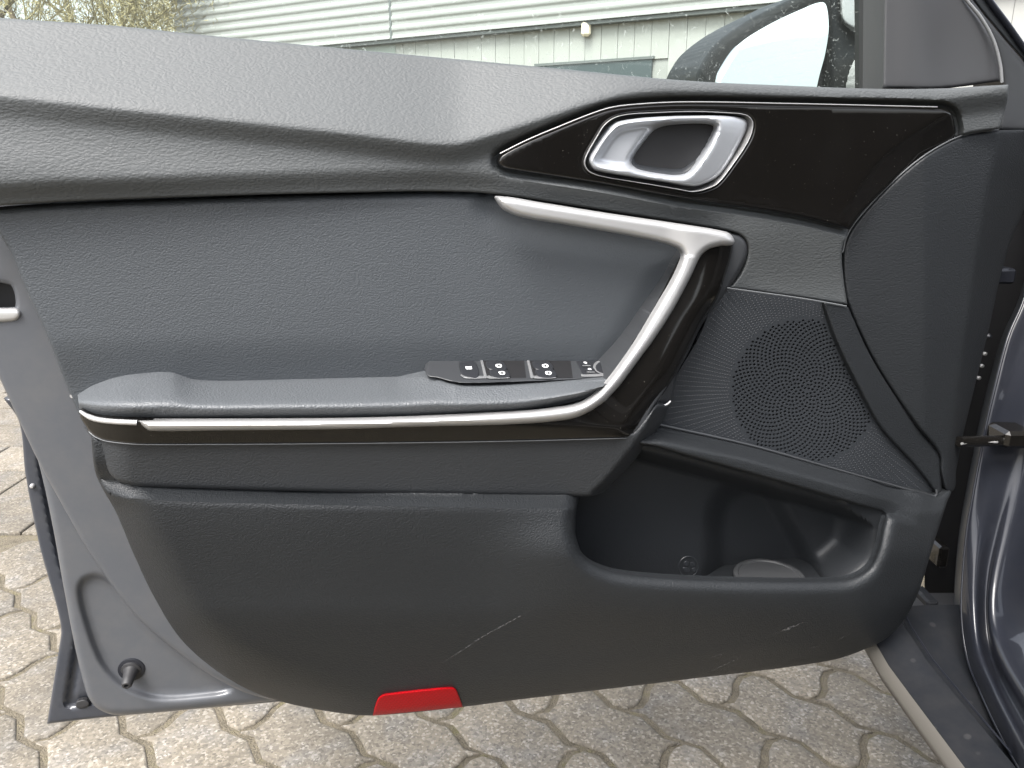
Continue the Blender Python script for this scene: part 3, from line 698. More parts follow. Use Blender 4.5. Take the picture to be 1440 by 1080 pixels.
pad = plate('armrest_pad', pad_o, w_pad, M['pad'], door, s=3.6, r=4, drop=.004, skirt=.05, lines=[(fl(lambda x, q=q: pt(x)+(pb(x)-pt(x))*q, 112, 850, 4.0), (0,)) for q in (.12, .22, .32, .42, .5, .56, .62, .68, .74, .8, .86, .92)], label='soft grey leatherette armrest')

# ---- gloss strip and pull handle
gl_o = [(112, 577), (130, 585), (155, 588), (193, 590), (480, 590), (590, 588), (734, 580), (790, 575), (830, 562), (860, 537), (900, 480), (935, 420), (963, 365), (978, 345), (1000, 338), (1031, 338, 1), (1030, 352), (1022, 382), (1008, 421), (988, 452), (972, 482), (947, 532), (920, 573), (895, 615, 1), (700, 620), (480, 623), (213, 624.5), (180, 623), (147, 619), (132, 613), (124, 605)]
gl_r = crom([(1031, 330), (1030, 352), (1022, 382), (1008, 421), (988, 452), (972, 482), (947, 532), (920, 573), (895, 615)], 5, False)
def w_gbase(x, y):
    up = sst(620, 330, y)*sst(800, 900, x)
    wv = .099-.030*up
    return wv-.034*(1-np.clip((x-108)/85, 0, 1))**2
def w_gl(x, y):
    xr = np.interp(y, gl_r[:, 1], gl_r[:, 0]); t = np.clip(1-(xr-x)/34., 0, 1)*(x > 760)
    return w_gbase(x, y)-.012*t**2-.00012*np.clip(y-600, 0, None)
gstrip = plate('gloss_trim', gl_o, w_gl, M['gloss'], door, s=5, r=3.2, drop=.003, skirt=.012, label='gloss black band of the armrest and pull handle')
# dark core of the pull handle: its flanks reach back to the panel
core_o = [(790, 577), (815, 568), (839, 553), (856, 534), (872, 513), (895, 480), (923, 433), (946, 394), (960, 364), (980, 340), (1030, 340), (1028, 354), (1020, 384), (1006, 421), (986, 452), (970, 482), (945, 532), (918, 573), (897, 606), (840, 612)]
core = plate('pull_handle_core', core_o, lambda x, y: w_gbase(x, y)-.007-.008*sst(900, 1000, x), M['satin'], door, s=8, r=3, drop=.002, skirt=.055, label='dark inner side of the pull handle')
# surround behind the handle
sur_o = [(1000, 325, 1), (1027, 327), (1044, 332), (1052, 346), (1048, 368), (1028, 402), (1008, 430), (988, 456), (968, 496), (950, 530), (947.5, 548), (943, 565), (930, 572, 1), (900, 560, 1), (930, 500), (970, 420), (985, 350, 1)]
plate('handle_surround', sur_o, lambda x, y: .050+.012*sst(440, 560, y), M['satin'], door, s=6, r=7, drop=.008, skirt=.03)
pbk = crom([(921, 572), (930, 571), (938, 568.5), (943, 564)], 2, False)
tube('surround_edge', P(pbk[:, 0], pbk[:, 1], .068+0*pbk[:, 0]), .0011, M['silverline'], door, 6)

# ---- chrome trim
ch_o = [(698, 276), (763, 285), (847, 298.5), (958, 315), (1018, 325), (1029, 331), (1032, 343), (1013, 346), (996, 351), (985, 361), (972, 388), (947, 435), (922, 474), (897, 508), (874, 539), (858, 557), (846, 568), (821, 583), (796, 590.5), (718, 597), (590, 600), (480, 603.5), (300, 605.5), (213, 606), (203, 601), (195, 591.5, 1), (300, 591), (480, 590), (590, 587), (734, 579.5), (780, 575), (816, 568), (839, 553.5), (857, 534), (873, 513), (895, 481), (924, 432), (947, 393), (959.5, 364), (959, 355), (952, 348.5), (930, 341), (874, 329.5), (805, 317.5), (736, 306), (711, 296.5), (701, 286)]
chd = crom(ch_o, 3, True); sCH = sdf(chd)
def w_ch(x, y):
    d = np.clip(sCH(x, y), 0, 12)
    wv = np.where(x > 690, w_gbase(x, y), w_gbase(x, y))
    arm = sst(985, 930, x)*(y < 360)                       # upper arm sits back towards the insert
    wv = wv*(1-arm)+arm*(.064)
    wv = wv+.0018+.0055*(1-(1-np.clip(d/8.5, 0, 1))**2)
    return wv
chrome = plate('chrome_trim', chd, w_ch, M['chrome'], door, raw=True, s=2.6, r=2.2, drop=.0022, skirt=.005, label='satin silver blade framing armrest and pull handle')
tip = crom([(113, 578.5), (122, 584.5), (135, 589.5), (155, 592.5), (193, 594.5)], 3, False)
tube('silver_tip', P(tip[:, 0], tip[:, 1], w_gl(tip[:, 0], tip[:, 1])+.0004), np.interp(np.arange(len(tip)), [0, 6, len(tip)], [.0012, .0022, .0022]), M['silverline'], door, 8)
lin2 = crom([(125, 607), (133, 614), (148, 620), (180, 624), (213, 625.3), (480, 623.8), (700, 620.8), (893, 616)], 6, False)
tube('strip_edge', P(lin2[:, 0], lin2[:, 1], w_gl(lin2[:, 0], lin2[:, 1])-.0014), .0004, M['edge'], door, 6)

# ---- switch panel
sw_o = [(601, 514), (607, 504), (640, 503), (869, 506), (880, 512), (868, 528), (848, 531), (744, 536), (654, 538.5), (634, 536), (616, 531), (600, 527)]
def w_sw(x, y): return .032+(np.asarray(y, float)-503)*.0015
swp = plate('switch_panel', sw_o, w_sw, M['satin'], door, s=4, r=3, drop=.002, skirt=.012, label='dark switch panel in front of the armrest pad')
zsw = simple('switch_black', (.018, .019, .022), .35)
def quad(x0, y0, x1, y1, sh=0): return [(x0, y0), (x1, y0), (x1+sh, y1), (x0+sh, y1)]
def rq(pts, rr=1.5):
    return [(p_[0], p_[1]) for p_ in pts]
for x0 in (676, 741.5):
    plate('switch_well', [(x0+1, 507, 1), (x0+61, 507.5, 1), (x0+64, 531, 1), (x0+8, 532, 1)], lambda x, y: w_sw(x, y)+.0006, M['black'], swp, s=4, r=0, skirt=.002)
    plate('well_divider', [(x0, 507, 1), (x0+3, 507, 1), (x0+9.5, 531.5, 1), (x0+5.5, 532, 1)], lambda x, y: w_sw(x, y)+.0022, M['swsilver'], swp, s=2, r=.8, drop=.0006, skirt=.003)
    for dx, ya, yb in ((8, 509.5, 519), (12.5, 519.5, 530)):
        sw = plate('window_switch', [(x0+dx, ya), (x0+dx+3, ya-.6), (x0+dx+22, ya-.2), (x0+dx+25.5, ya+2), (x0+dx+28.5, yb), (x0+dx+3, yb)], lambda x, y, a=ya: w_sw(x, y)+.0035+.0006*np.sin((y-a)*.3), zsw, swp, s=2.2, r=1.5, drop=.0015, skirt=.006)
        ix, iy = x0+dx+12.5, ya+2.6
        plate('icon', [(ix, iy+.8), (ix+2, iy), (ix+8, iy+.3), (ix+9, iy+4), (ix+2.4, iy+4.4)], lambda x, y: w_sw(x, y)+.0052, M['white'], swp, s=2, r=0, skirt=0)
        plate('icon', [(ix+3, iy+1.2), (ix+6.6, iy+1.3), (ix+7.2, iy+3.1), (ix+3.5, iy+3.3)], lambda x, y: w_sw(x, y)+.0056, zsw, swp, s=2, r=0, skirt=0)
    plate('switch_lip', [(x0+9, 529.6), (x0+38, 529.3), (x0+41, 531.6), (x0+10, 532)], lambda x, y: w_sw(x, y)+.0030, M['swsilver'], swp, s=2, r=.8, drop=.001, skirt=.003)
lk = plate('lock_button', [(646, 511), (652, 509.5), (668, 509.5), (672, 530), (656, 530), (650, 527)], lambda x, y: w_sw(x, y)+.003, zsw, swp, s=2.5, r=2, drop=.0015, skirt=.005)
plate('icon', [(654.5, 515.2, 1), (663, 515.2, 1), (664, 519.2, 1), (655.5, 519.2, 1)], lambda x, y: w_sw(x, y)+.0038, M['white'], swp, s=2, r=0, skirt=0)
plate('icon', [(656.5, 516.6, 1), (658.6, 516.6, 1), (659.2, 518.1, 1), (657.1, 518.1, 1)], lambda x, y: w_sw(x, y)+.0042, zsw, swp, s=2, r=0, skirt=0)
plate('icon', [(660, 516.6, 1), (661.8, 516.6, 1), (662.3, 518.1, 1), (660.5, 518.1, 1)], lambda x, y: w_sw(x, y)+.0042, zsw, swp, s=2, r=0, skirt=0)
plate('switch_lip', [(650, 527.2), (656, 529.6), (684, 530), (684, 532), (656, 532), (648, 528.5)], lambda x, y: w_sw(x, y)+.0022, M['swsilver'], swp, s=2, r=.8, drop=.001, skirt=.003)
plate('mirror_control_base', [(810, 507, 1), (868, 507.5, 1), (864, 527, 1), (820, 528, 1)], lambda x, y: w_sw(x, y)+.0012, zsw, swp, s=4, r=1.2, drop=.0008, skirt=.003)
plate('switch_lip', [(818, 527), (852, 526.3), (851, 528.6), (818.5, 529.6)], lambda x, y: w_sw(x, y)+.0022, M['swsilver'], swp, s=2, r=.8, drop=.001, skirt=.003)
for qx, qy in ((816, 508.5), (822, 517.5)):
    mb = plate('mirror_button', quad(qx, qy, qx+12, qy+5.5, 3), lambda x, y: w_sw(x, y)+.003, zsw, swp, s=2, r=1, drop=.001, skirt=.004)
    plate('icon', quad(qx+4.5, qy+.6, qx+9, qy+2.2, .8), lambda x, y: w_sw(x, y)+.0035, M['white'], swp, s=2, r=0, skirt=0)
    plate('button_edge', quad(qx+3, qy+5.2, qx+14.5, qy+6.2, .4), lambda x, y: w_sw(x, y)+.0031, M['swsilver'], swp, s=2, r=0, skirt=.001)
el = lambda cx, cy, a, b, n=28: np.array([(cx+a*math.cos(t), cy+b*math.sin(t)) for t in np.linspace(0, 2*math.pi, n, endpoint=False)])
dial = plate('mirror_dial', el(855, 516.5, 18, 10), lambda x, y: w_sw(x, y)+.0035, zsw, swp, raw=True, s=2.5, r=2, drop=.0015, skirt=.005)
plate('dial_ring', el(855, 516.5, 19.5, 10.8), lambda x, y: w_sw(x, y)+.0032, M['swsilver'], swp, raw=True, s=3, r=.8, drop=.0006, skirt=.003, holes=[el(855, 516.5, 17.2, 9.2)])
for ix, iy in ((848, 513.6), (855, 510.2)): plate('icon', quad(ix, iy, ix+2.4, iy+1.6), lambda x, y: w_sw(x, y)+.0042, M['white'], swp, s=2, r=0, skirt=0)

# ---- speaker grille
gr_o = [(1010, 402, 1), (1070, 412), (1130, 420.5), (1160, 426, 1), (1159, 432), (1176, 480), (1207, 544), (1240, 603), (1287, 655), (1316, 692), (1315, 699, 1), (1162, 657), (1051, 626), (925, 597, 1), (945, 540), (985, 470)]
def w_gr(x, y): return .046-.004*sst(140, 0, np.hypot(x-1130, y-550))-.010*sst(1180, 1320, x)
ctrx, ctry, rad = 1132., 550., 103.
sGR = sdf(crom(gr_o, 4, True))
hol = []; ang_g = math.pi*(3-math.sqrt(5)); cst = 3.02
for i in range(1, 1400):
    rr = cst*math.sqrt(i); th = i*ang_g
    if rr > rad-1: break
    hx, hy = ctrx+rr*math.cos(th), ctry+rr*math.sin(th)*.985
    if sGR(np.array([hx]), np.array([hy]))[0] < 4: continue
    hol.append(np.array([(hx+2.1*math.cos(a+.26), hy+1.75*math.sin(a+.26)) for a in np.arange(6)*math.pi/3]))
grille = plate('speaker_grille', gr_o, w_gr, M['plastic'], door, s=7, r=0, skirt=.004, holes=hol, hole_round=False, hskirt=.0016, jit=.1, label='perforated dark plastic speaker grille')
grille_back = plate('speaker_backing', gr_o, lambda x, y: w_gr(x, y)-.0045, M['black'], grille, s=12, r=0, skirt=.002)
# small moulded dots radiating outside the perforated disc
dv = []; df_ = []
nr = 150
for k in range(nr):
    th = 2*math.pi*k/nr
    for q in range(70):
        rr = rad+4.5+q*3.7+(1.85 if k % 2 else 0)
        step_ok = True
        # thin the rays at the rim, add half rays farther out handled by count
        hx, hy = ctrx+rr*math.cos(th), ctry+rr*math.sin(th)*.985
        if hx < 920 or hx > 1325 or hy < 395 or hy > 705: continue
        dv.append((hx, hy))
dv = np.array(dv); dv = dv[sGR(dv[:, 0], dv[:, 1]) > 3]
wb = w_gr(dv[:, 0], dv[:, 1]); base = P(dv[:, 0], dv[:, 1], wb); VV = []; FF = []
UPv = np.array([0, 0, 1.])
for b_ in base:
    n0 = len(VV)
    for a in range(6):
        t = a*math.pi/3; VV.append(b_+DU*.00085*math.cos(t)+UPv*.0006*math.sin(t))
    VV.append(b_+DN*.0007+UPv*.0001)
    for a in range(6): FF.append((n0+a, n0+(a+1) % 6, n0+6))
dots = mk('grille_dots', VV, FF, M['satin'], grille, sharp=0); tag(dots, kind='stuff')
# frame band and front panel
band_o = [(1157, 424, 1), (1190, 430), (1193, 433), (1218, 489), (1245, 536), (1287, 597), (1320, 639), (1323, 667), (1324, 692), (1317, 701, 1), (1315, 692), (1287, 655), (1240, 603), (1207, 544), (1176, 480), (1159, 432)]
plate('grille_frame', band_o, lambda x, y: .053-.010*sst(1180, 1320, x), M['front'], door, s=5, r=4, drop=.004, skirt=.015, label='curved plastic border between grille and front panel')
fr_o = [(1406, 183, 1), (1360, 190), (1330, 202), (1290, 227), (1245, 267), (1206, 311), (1192, 333), (1186, 355), (1187, 392), (1194, 430), (1219, 488), (1246, 535), (1288, 596), (1321, 638), (1324, 667), (1337, 692), (1345, 660), (1353, 618), (1366, 563), (1391, 461), (1404, 401), (1419, 346), (1440, 295), (1462, 240), (1470, 182, 1)]
ffold = yc([(182, 1406), (260, 1386), (380, 1368), (500, 1352), (600, 1338), (700, 1326)], 10)
def w_fr(x, y):
    xf = ffold(y); t = x-xf
    return .055-.00012*np.abs(x-1300)-.0009*(np.sqrt(np.clip(t, 0, None)**2+16)-4)-.006*sst(430, 680, y)
front = plate('front_panel', fr_o, w_fr, M['front'], door, s=6, r=4.5, drop=.004, skirt=.035, label='dark grained quarter round panel at the hinge end')
ge = crom([(1404, 182), (1360, 188.5), (1330, 200.5), (1290, 225.7), (1245, 265.7), (1205, 309.7), (1191, 332), (1185, 355)], 5, False)
tube('panel_edge', P(ge[:, 0], ge[:, 1], w_fr(ge[:, 0], ge[:, 1])-.001), .0007, M['edge'], front, 6)
ge = crom([(1023, 405), (1070, 411.5), (1130, 420), (1190, 430.5)], 5, False)
tube('grille_edge', P(ge[:, 0], ge[:, 1], .054+0*ge[:, 0]), .0008, M['edge'], door, 6)
ge = crom([(926, 597), (1051, 625), (1162, 656), (1314, 698), (1317, 695), (1317, 689)], 5, False)
tube('grille_rim', P(ge[:, 0], ge[:, 1], np.interp(ge[:, 0], [926, 1200, 1317], [.0530, .0520, .046])), .0014, M['satin'], door, 6)

# ---- window, glass channel, corner cover, frame
gl = plate('window_glass', [(-320, -330, 1), (1000, -330, 1), (1150, -150), (1236, 20, 1), (1236, 150, 1), (-320, 60, 1)], lambda x, y: -.020+0*x, M['glass'], door, s=60, r=0, skirt=.0, label='slightly dirty green tinted window pane')
plate('glass_run', [(1229, -60, 1), (1243, -60, 1), (1243, 127, 1), (1229, 127, 1)], lambda x, y: .006+0*x, M['rubber'], door, s=5, r=4, drop=.003, skirt=.03, label='rubber channel at the front of the window')
cc_o = [(1244, -70, 1), (1300, -70, 1), (1340, -22), (1357, 0), (1378, 27), (1395, 58), (1404, 91), (1407, 114, 1), (1330, 124), (1241, 124.5, 1)]
plate('corner_cover', cc_o, lambda x, y: .030+.008*np.exp(-((x-1290)/34)**2)-.00010*(x-1240), simple('cover_plastic', (.050, .051, .054), .45), door, s=7, r=5, drop=.004, skirt=.03, label='smooth dark triangular cover behind the mirror')
sl = crom([(1310, -60), (1341, -23), (1358, -1), (1380, 26), (1397, 57), (1406.5, 91), (1409, 116)], 5, False)
tube('cover_seal', P(sl[:, 0], sl[:, 1], .020+0*sl[:, 0]), .0016, simple('seal_grey', (.20, .205, .21), .5), door, 8)
wf_o = [(1290, -110, 1), (1345, -20), (1380, 26), (1397, 58), (1407, 91), (1411, 119), (1409, 150), (1405, 183, 1), (1475, 186, 1), (1478, 150, 1), (1440, 88), (1413, 56), (1368, 0), (1310, -90, 1)]
plate('window_frame', wf_o, lambda x, y: .010+0*x, M['satin'], door, s=8, r=6, drop=.004, skirt=.04, label='dark upright of the window frame')
wf2 = [(1310, -95, 1), (1368, -1), (1413, 55), (1441, 88), (1480, 152, 1), (1500, 150, 1), (1440, 68), (1419, 38), (1389, -2), (1335, -95, 1)]
plate('frame_lip', wf2, lambda x, y: .004+0*x, M['plastic'], door, s=6, r=4, drop=.004, skirt=.03)
sl = crom([(1336, -92), (1389, -3), (1419, 38), (1440, 68), (1500, 150)], 6, False)
tube('weather_strip', P(sl[:, 0], sl[:, 1], .006+0*sl[:, 0]), .003, M['paint'], door, 8)

# ---- outside mirror
mo = [(976, 130), (978, 105), (984, 90), (1003, 63), (1043, 33), (1093, 7), (1150, -18), (1240, -34), (1262, -20), (1268, 60), (1262, 150, 1), (980, 150, 1)]
def w_mh(x, y): return -.150+.0007*np.minimum(x-1165, 0)-.0004*np.clip(x-1170, 0, None)
mir = plate('mirror_housing', mo, w_mh, simple('mirror_black', (.006, .0065, .007), .45, 0, .3), door, s=7, r=12, drop=.012, skirt=.10, label='dark outside mirror seen through the window')
lens = [(1006, 145, 1), (1008, 112), (1014, 96), (1037, 64), (1077, 37), (1127, 13), (1157, 3), (1163, 12), (1165, 43), (1160, 77), (1152, 107), (1144, 145, 1)]
plate('mirror_lens', lens, lambda x, y: -.134+.0007*(x-1165)+.00010*(y-70), M['mirror'], mir, s=8, r=0, skirt=.004, label='mirror glass showing bright sky')
plate('mirror_rim', crom(lens[1:-1], 4, False).tolist()+[(1148, 145), (1002, 145)], lambda x, y: -.1455+.0007*(x-1165), M['black'], mir, raw=True, s=8, r=0, skirt=.004)
plate('mirror_pale_patch', [(1181, -30, 1), (1183, 10), (1186, 30), (1200, 40), (1232, 52), (1250, 56, 1), (1250, -30, 1)], lambda x, y: -.150+.0*x, M['patchgrey'], mir, s=7, r=4, drop=.004, skirt=.02, label='pale grey patch on the mirror housing')  # paler patch laid over the dark housing
plate('mirror_reflection_blob', [(1203, 122), (1212, 92), (1222, 78), (1240, 72, 1), (1245, 140, 1), (1203, 140, 1)], lambda x, y: -.130+.0*x, M['patchgrey'], mir, s=6, r=8, drop=.010, skirt=.03)  # pale plate: a reflection on the housing painted in as grey

# ---- check strap

# ================================================================== CAR BODY
body = door
A = [(1462, 330, .93), (1440, 418, .90), (1417, 474, .88), (1399, 542, .86), (1386, 597, .85), (1377, 644, .845), (1368, 692, .835), (1359, 745, .825), (1353, 810, .81), (1352, 870, .79), (1360, 925, .76), (1378, 972, .72), (1401, 1022, .66), (1427, 1070, .60), (1462, 1130, .53), (1560, 1290, .40)]
Bq = [(1500, 330, .89), (1466, 420, .87), (1440, 480, .855), (1420, 545, .84), (1406, 600, .83), (1396, 650, .822), (1386, 700, .812), (1378, 750, .802), (1371, 805, .787), (1370, 860, .767), (1376, 915, .737), (1394, 962, .692), (1417, 1010, .637), (1443, 1058, .58), (1478, 1118, .51), (1576, 1278, .385)]
Cq = [(1530, 330, .90), (1500, 420, .882), (1470, 480, .87), (1450, 545, .857), (1436, 600, .847), (1425, 650, .842), (1412, 700, .832), (1400, 750, .822), (1389, 805, .807), (1386, 860, .787), (1392, 912, .757), (1408, 955, .712), (1432, 1000, .657), (1459, 1047, .60), (1494, 1106, .53), (1592, 1266, .40)]
Dq = [(1575, 330, .88), (1545, 420, .86), (1512, 480, .85), (1488, 545, .84), (1470, 600, .83), (1456, 650, .82), (1440, 700, .81), (1425, 750, .80), (1409, 805, .785), (1401, 850, .768), (1405, 892, .742), (1420, 932, .697), (1446, 976, .642), (1474, 1022, .585), (1510, 1080, .515), (1610, 1240, .39)]
Eq = [(1700, 330, .95), (1670, 420, .93), (1640, 480, .91), (1610, 545, .90), (1590, 600, .89), (1570, 650, .88), (1550, 700, .87), (1530, 750, .86), (1505, 805, .84), (1490, 850, .82), (1490, 885, .79), (1500, 920, .74), (1520, 960, .69), (1545, 1005, .63), (1580, 1060, .56), (1680, 1220, .43)]
def rail(q, dx=0, df=0):
    q = np.array(q, float); k = np.arange(len(q)); kk = np.linspace(0, len(q)-1, 90)
    out = []
    for c in range(3):
        # smooth (cubic Hermite, finite differences)
        v = q[:, c]; m = np.gradient(v); i = np.clip(kk.astype(int), 0, len(q)-2); t = kk-i
        out.append((2*t**3-3*t**2+1)*v[i]+(t**3-2*t**2+t)*m[i]+(-2*t**3+3*t**2)*v[i+1]+(t**3-t**2)*m[i+1])
    return PF(out[0]+dx, out[1], out[2]+df)
def flatten(q, k):
    out = []
    for i, (a_, b_) in enumerate(zip(A, q)):
        m_ = min(max((10.5-i)/5.0, 0), 1); out.append((b_[0], b_[1], b_[2]*(1-m_)+(a_[2]-.004*k)*m_))
    return out
rA, rB, rC, rD, rE = (rail(q) for q in (A, flatten(Bq, 1), flatten(Cq, 2), flatten(Dq, 3.5), flatten(Eq, 6)))
def between(a, b, k, bulge=0.0):
    out = []
    for i in range(k):
        t = i/k; out.append(a*(1-t)+b*t)
    return out
def smooth_rails(rs, sub=5):
    """Catmull-Rom across the rails so that the pillar section is rounded"""
    out = []
    n = len(rs)
    for i in range(n-1):
        p0 = rs[max(i-1, 0)]; p1 = rs[i]; p2 = rs[i+1]; p3 = rs[min(i+2, n-1)]
        for k in range(sub):
            t = k/sub; out.append(.5*((2*p1)+(-p0+p2)*t+(2*p0-5*p1+4*p2-p3)*t*t+(-p0+3*p1-3*p2+p3)*t**3))
    out.append(rs[-1]); return out
rZ = rail(A, dx=2, df=.02); rY = rail(A, dx=-10, df=.16)
loft('hinge_pillar', smooth_rails([rZ, rA, rB, rC, rD, rE], 6), M['paint'], body, sharp=0)
loft('pillar_inner_side', [rY, rZ], M['plastic'], body)
tube('pillar_flange', rA+np.array([0, -.001, 0]), .0016, M['paint'], body, 8)
# sill: a swept profile along the car
so_ = PZ(np.array([1251., 1317.]), np.array([896., 1080.]), .32); xo = float(so_[:, 0].mean())
si_ = PZ(np.array([1331., 1401.]), np.array([932., 1077.]), .325); xi = float(si_[:, 0].mean())
ys = np.linspace(-1.2, .86, 40)
prof = [(xo+.20, .10), (xo+.13, .19), (xo+.035, .278), (xo+.004, .300), (xo-.004, .312), (xo+.004, .3185), (xo+.02, .321), (xi-.015, .325), (xi-.003, .3265), (xi, .322), (xi+.004, .306), (xi+.03, .300), (xi+.06, .302), (xi+.30, .302)]
rl = [np.stack([np.full(40, a), ys, np.full(40, b_)], 1) for a, b_ in prof]
def sill_curve(r):                       # the sill rises and turns in below the hinge pillar
    r = r.copy(); t = np.clip((r[:, 1]-.74)/.12, 0, 1); r[:, 2] += .03*t*t; return r
loft('sill', [sill_curve(r) for r in rl], M['paint_sill'], body, sharp=35)
# sill's outer lip: dust and the pavers' reflection painted in as beige
lp = [np.stack([np.full(40, a), ys, np.full(40, b_)], 1) for a, b_ in ((xo+.012, .292), (xo-.004, .298), (xo-.0075, .310), (xo+.001, .3185))]
loft('sill_lip', [sill_curve(r) for r in lp], simple('dust_reflection_lip', (.078, .073, .065), .55), body, sharp=0).__setitem__('label', 'beige edge of the sill, dust and reflected paving in its colour')
tubr = np.stack([np.full(40, xi+.004), ys, np.full(40, .327)], 1)
tube('sill_seam', sill_curve(tubr), .0012, M['paint'], body, 6)
# dark hinge compartment
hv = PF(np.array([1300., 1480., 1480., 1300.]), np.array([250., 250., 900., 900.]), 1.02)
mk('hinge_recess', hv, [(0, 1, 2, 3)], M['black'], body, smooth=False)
hv = [PF(np.array(1255.), np.array(862.), .86), PF(np.array(1345.), np.array(862.), .86), PF(np.array(1345.), np.array(862.), 1.05), PF(np.array(1255.), np.array(862.), 1.05)]
def fbox(name, x0, y0, x1, y1, f0, f1, mat, bev=.003):
    a = PF(np.array(float(x0)), np.array(float(y1)), f0); b_ = PF(np.array(float(x1)), np.array(float(y0)), f0)
    return boxm(name, (a[0], f0, a[2]), (b_[0], f1, b_[2]), mat, body, bev)
fbox('door_hinge', 1394, 378, 1432, 400, .90, .96, M['paint'])
fbox('door_hinge', 1318, 770, 1338, 800, .90, .96, M['gloss'])
fbox('hinge_bracket', 1303, 846, 1322, 858, .86, .9, M['paint_sill'])
for yy in (497, 514, 531): 
    c = PF(np.array(1384.-(yy-497)*.25), np.array(float(yy)), .97); lathe('bolt', c, (0, -1, 0), [(0, .0025), (.003, .0025), (.004, .0012)], M['chrome'], body, 10)
fbox('wiring_grommet', 1388, 470, 1398, 478, .93, 1.0, M['paint'])
# door check strap
p0 = PF(np.array([1349., 1375., 1404., 1425., 1470.]), np.array([621., 620.5, 620., 619., 616.]), np.array([.80, .81, .82, .825, .83]))
tube('check_strap', p0, [.006, .0065, .0065, .0085, .0085], M['gloss'], body, 8)
p1 = PF(np.array([1352., 1372., 1402.]), np.array([624., 621.6, 621.8]), np.array([.795, .803, .812]))
tube('strap_rail', p1, .0014, M['chrome'], body, 6)
fbox('strap_bracket', 1413, 608, 1460, 632, .81, .85, M['gloss'], .004)
# the rest of the body beside the camera: A-pillar, roof, B-pillar, rear door, seat, dash and floor
def pipe(name, pts, rad, mat):
    q = np.array(pts, float); kk = np.linspace(0, len(q)-1, 24); i = np.clip(kk.astype(int), 0, len(q)-2); t = (kk-i)[:, None]; m = np.gradient(q, axis=0)
    c = (2*t**3-3*t**2+1)*q[i]+(t**3-2*t**2+t)*m[i]+(-2*t**3+3*t**2)*q[i+1]+(t**3-t**2)*m[i+1]
    return tube(name, c, rad, mat, body, 14)
dark = simple('interior_dark', (.020, .020, .021), .7); seatm = grain('seat_fabric', (.030, .030, .032), .8, 700, .5, .0005)
pipe('a_pillar', [(.64, .98, .93), (.66, .70, 1.12), (.68, .35, 1.33), (.72, .05, 1.43), (.74, -.4, 1.46), (.72, -1.2, 1.42)], .045, M['plastic'])
pipe('b_pillar', [(.52, -.42, .30), (.50, -.45, .75), (.58, -.48, 1.1), (.72, -.5, 1.45)], .06, M['plastic'])
boxm('roof', (.70, -1.9, 1.42), (1.95, .10, 1.47), dark, body, .02)
boxm('floor', (xi+.06, -1.3, .24), (1.9, 1.0, .27), dark, body, .01)
boxm('dashboard', (.66, .62, .60), (1.9, 1.05, .95), dark, body, .08)
boxm('door_sill_trim', (xi+.05, -1.2, .27), (xi+.14, .45, .345), M['plastic'], body, .01)
boxm('seat_cushion', (.66, -.30, .36), (1.16, .22, .56), seatm, body, .05)
boxm('seat_backrest', (.68, -.52, .50), (1.14, -.34, 1.12), seatm, body, .06)
boxm('headrest', (.80, -.54, 1.14), (1.02, -.40, 1.32), seatm, body, .04)
boxm('rear_bench', (.62, -1.5, .34), (1.85, -1.0, 1.05), seatm, body, .08)
boxm('tunnel_side', (1.30, -1.3, .27), (1.5, .6, .62), dark, body, .05)
boxm('far_door', (1.84, -1.4, .27), (1.92, .7, .95), dark, body, .03)
boxm('rear_door', (.47, -1.55, .22), (.56, -.50, .96), M['paint'], body, .03)

# ================================================================== BUILDING BEYOND THE WINDOW
ZB = 3.5
q = PZ(np.array([480., 960.]), np.array([65., 20.5]), ZB); a2, b2 = q[0, :2], q[1, :2]
dirw = (b2-a2)/np.linalg.norm(b2-a2); nw = np.array([dirw[1], -dirw[0]])        # towards the camera
if nw @ (-a2) < 0: nw = -nw
def along(px, py=60.):
    D = rays(np.array(px), np.array(py)); d2 = D[:2]
    Mx = np.array([[d2[0], -dirw[0]], [d2[1], -dirw[1]]]); t = np.linalg.solve(Mx, a2); return float(t[1])
def WP(s_, out, z): p_ = a2+dirw*s_+nw*out; return (p_[0], p_[1], z)
s_l, s_seam = along(257.), along(558.); s_r = along(1250.)+6
bld = empty('metal_hall', WP((s_l+s_r)/2, -1, 0), 'pale industrial hall with corrugated upper band beyond the car window', 'building')
mw = simple('pale_sheet_metal', (.27, .275, .27), .45, 0, .4); mw2 = simple('pale_siding', (.31, .315, .30), .5, 0, .4); mdark = simple('dark_grey_metal', (.10, .11, .11), .5)  # darker grey metal serves cap, soffit, seam and window frame
def fascia(sa, sb):
    V = []; F = []; nz = 7*12; zt = ZB+1.42
    zs = np.linspace(ZB+.02, zt, nz+1); off = .20+.022*np.cos(np.linspace(0, 2*math.pi*7, nz+1))
    off = np.clip(off, .19, .215)
    for z, o_ in zip(zs, off): V += [WP(sa, o_, z), WP(sb, o_, z)]
    for i in range(nz): F.append((2*i, 2*i+1, 2*i+3, 2*i+2))
    n = len(V); V += [WP(sa, 0, ZB+.02), WP(sb, 0, ZB+.02)]; F.append((n, n+1, 1, 0))
    V += [WP(sa, 0, zt), WP(sb, 0, zt)]; F.append((2*nz, 2*nz+1, n+3, n+2))
    return mk('fascia_panel', V, F, mw, bld, sharp=60)
fascia(s_l, s_seam-.03); fascia(s_seam+.03, s_r)
def wbox(name, sa, sb, oa, ob, za, zb, mat, parent):
    V = [WP(s_, o_, z) for s_ in (sa, sb) for o_ in (oa, ob) for z in (za, zb)]
    F = [(0, 1, 3, 2), (4, 6, 7, 5), (0, 4, 5, 1), (2, 3, 7, 6), (0, 2, 6, 4), (1, 5, 7, 3)]
    return mk(name, V, F, mat, parent, smooth=False)
